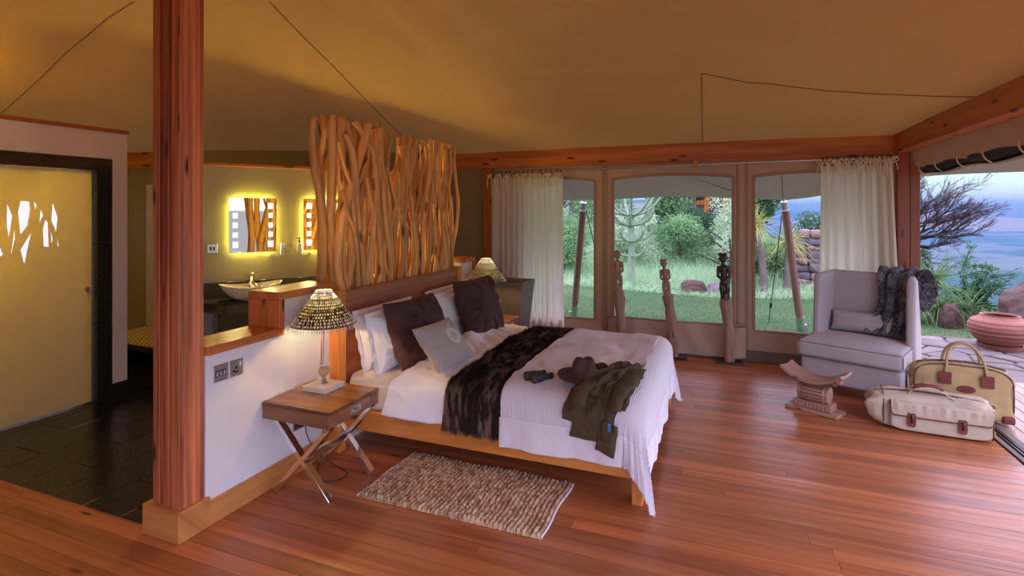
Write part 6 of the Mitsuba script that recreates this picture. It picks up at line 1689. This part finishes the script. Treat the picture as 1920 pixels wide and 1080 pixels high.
# ---------------------------------------------------------------- rolled-up door of the open side
mat('roll_dark', (0.020, 0.020, 0.024), 0.7)
rl = thing('rolled_door', 'rolled-up canvas door with dark lining tied under the beam of the open side', 'blind')
ys = np.linspace(6.14, -1.0, 150)
obj('valance', gridpts(np.stack([np.stack([1.642 + 0.04 * s + 0.006 * np.sin(ys * 8) * s, ys, 2.18 - 0.175 * s + 0.012 * np.sin(ys * 7.3) * s], 1) for s in np.linspace(0, 1, 8)], 1), 0.004), 'canvas_wall', rl, smooth=True)
cx = np.stack([1.735 + 0.004 * np.sin(ys * 5), ys, 2.000 + 0.010 * np.sin(ys * 6.5)], 1)
obj('roll', tube(cx, 0.050 + 0.006 * np.sin(ys * 6.5 + 1), 18), 'roll_dark', rl, smooth=True)
obj('under_cover', gridpts(np.stack([np.stack([1.735 - 0.058 * math.cos(a), ys, 1.992 - 0.058 * math.sin(a) + 0.010 * np.sin(ys * 6.5)], 1).squeeze() if False else np.stack([1.735 - 0.060 * math.cos(a) + 0 * ys, ys, 1.995 - 0.060 * math.sin(a) + 0.010 * np.sin(ys * 6.5)], 1) for a in np.radians(np.linspace(62, 190, 12))], 1), 0.003), 'fly_canvas', rl, smooth=True)
for y in (6.02, 5.62, 5.15, 4.70, 4.2, 3.6):
    a = np.linspace(-0.5, 2 * np.pi - 0.9, 20)
    q = np.concatenate([[(1.66, y + 0.04, 2.14), (1.672, y + 0.03, 2.07)], np.stack([1.732 - 0.068 * np.cos(a), y - 0.03 * np.sin(a), 1.995 - 0.068 * np.sin(a)], 1)])
    obj('tie_strap', strap_loop(q, 0.022, 0.003, 40), 'tie', rl, smooth=40)
obj('rope_end', tube(curve([(1.70, 6.13, 2.05), (1.70, 6.12, 1.97), (1.73, 6.10, 1.93), (1.76, 6.11, 1.96)], 14), 0.012, 8), 'tie', rl, smooth=True)

# ---------------------------------------------------------------- lodge on the slope, hills beyond the valley
def lodge():
    x, y = -0.75, 31.0; z = float(ground_z(x, y))
    t = thing('lodge', 'far wooden lodge with porch posts between the trees', 'house')
    obj('plinth', bx(x - 2.6, x + 2.0, y, y + 4, z - 0.5, z + 0.5), 'grey_rock', t)
    obj('wall', bx(x - 2.4, x + 1.8, y + 1.2, y + 4, z + 0.5, z + 3.0), 'planter_dark', t)
    w = obj('window', bx(x - 0.9, x + 0.2, y + 1.12, y + 1.2, z + 1.1, z + 2.2), 'pine', t)
    obj('pane', bx(x - 0.8, x + 0.1, y + 1.10, y + 1.125, z + 1.2, z + 2.1), 'mirror_glass', w)
    for px in (x - 2.4, x - 0.2, x + 0.75, x + 1.8): obj('porch_post', grain(bx(px - 0.12, px + 0.12, y + 0.1, y + 0.34, z + 0.5, z + 3.0), 2), 'cedar', t)
    obj('porch_rail', grain(bx(x - 2.4, x - 0.2, y + 0.15, y + 0.28, z + 1.2, z + 1.35), 0), 'cedar', t)
    obj('roof', hull([(x - 3.2, y - 0.6, z + 3.0), (x + 2.6, y - 0.6, z + 3.0), (x - 3.2, y + 4.6, z + 3.0), (x + 2.6, y + 4.6, z + 3.0), (x - 1.5, y + 2, z + 4.6), (x + 1, y + 2, z + 4.6)]), 'canvas_trim', t)
lodge()
mat('hill_scrub', lambda p, n, uv: mix((0.13, 0.15, 0.09), (0.22, 0.19, 0.14), fbm(p.x * 0.004, p.y * 0.004, 0, 4)), 0.95, spec=0.05)
def hill(x0, y0, x1, y1, prof, base, lb):
    """a ridge between two points: heights along it, falling off to both sides"""
    u = np.linspace(0, 1, 120)
    h = np.interp(u, np.linspace(0, 1, len(prof)), prof)
    from scipy.ndimage import gaussian_filter1d
    h = gaussian_filter1d(h, 4, mode='nearest')
    d = unit(V(x1 - x0, y1 - y0)); nrm = V(-d[1], d[0])
    rows = []
    for s in np.linspace(-1, 1, 21):
        w = 900 * s
        zz = base + (h - base) * (math.cos(s * math.pi / 2) ** 1.3) + 12 * (meshkit.fbm(np.stack([u * 14, 0 * u + s * 4, 0 * u], -1), 3) - 0.5)
        rows.append(np.stack([x0 + (x1 - x0) * u + nrm[0] * w, y0 + (y1 - y0) * u + nrm[1] * w, zz], 1))
    obj('hill', gridpts(np.stack(rows, 1)), 'hill_scrub', smooth=True, label=lb, cat='hill')
hill(900, 4700, 4600, 3300, [-70, -30, 15, 38, 52, 44, 20, 8, -20, -70], -75, 'long hazy blue hill on the horizon beyond the valley')
hill(150, 2900, 1500, 2850, [-70, -35, -5, 6, -8, -30, -55, -70], -75, 'low hazy hill seen through the right net window')
# the valley's haze: a thin scattering medium over the plain
scene['haze'] = {'type': 'cube', 'to_world': T().translate([1700, 2600, -10]).scale([2300, 2400, 62]), 'bsdf': {'type': 'null'},
                 'interior': {'type': 'homogeneous', 'albedo': rgb((0.10, 0.235, 0.40)), 'sigma_t': {'type': 'rgb', 'value': [0.00042, 0.00058, 0.00085]}}}
say('haze', 'blue haze lying over the far valley', 'haze', kind='stuff')
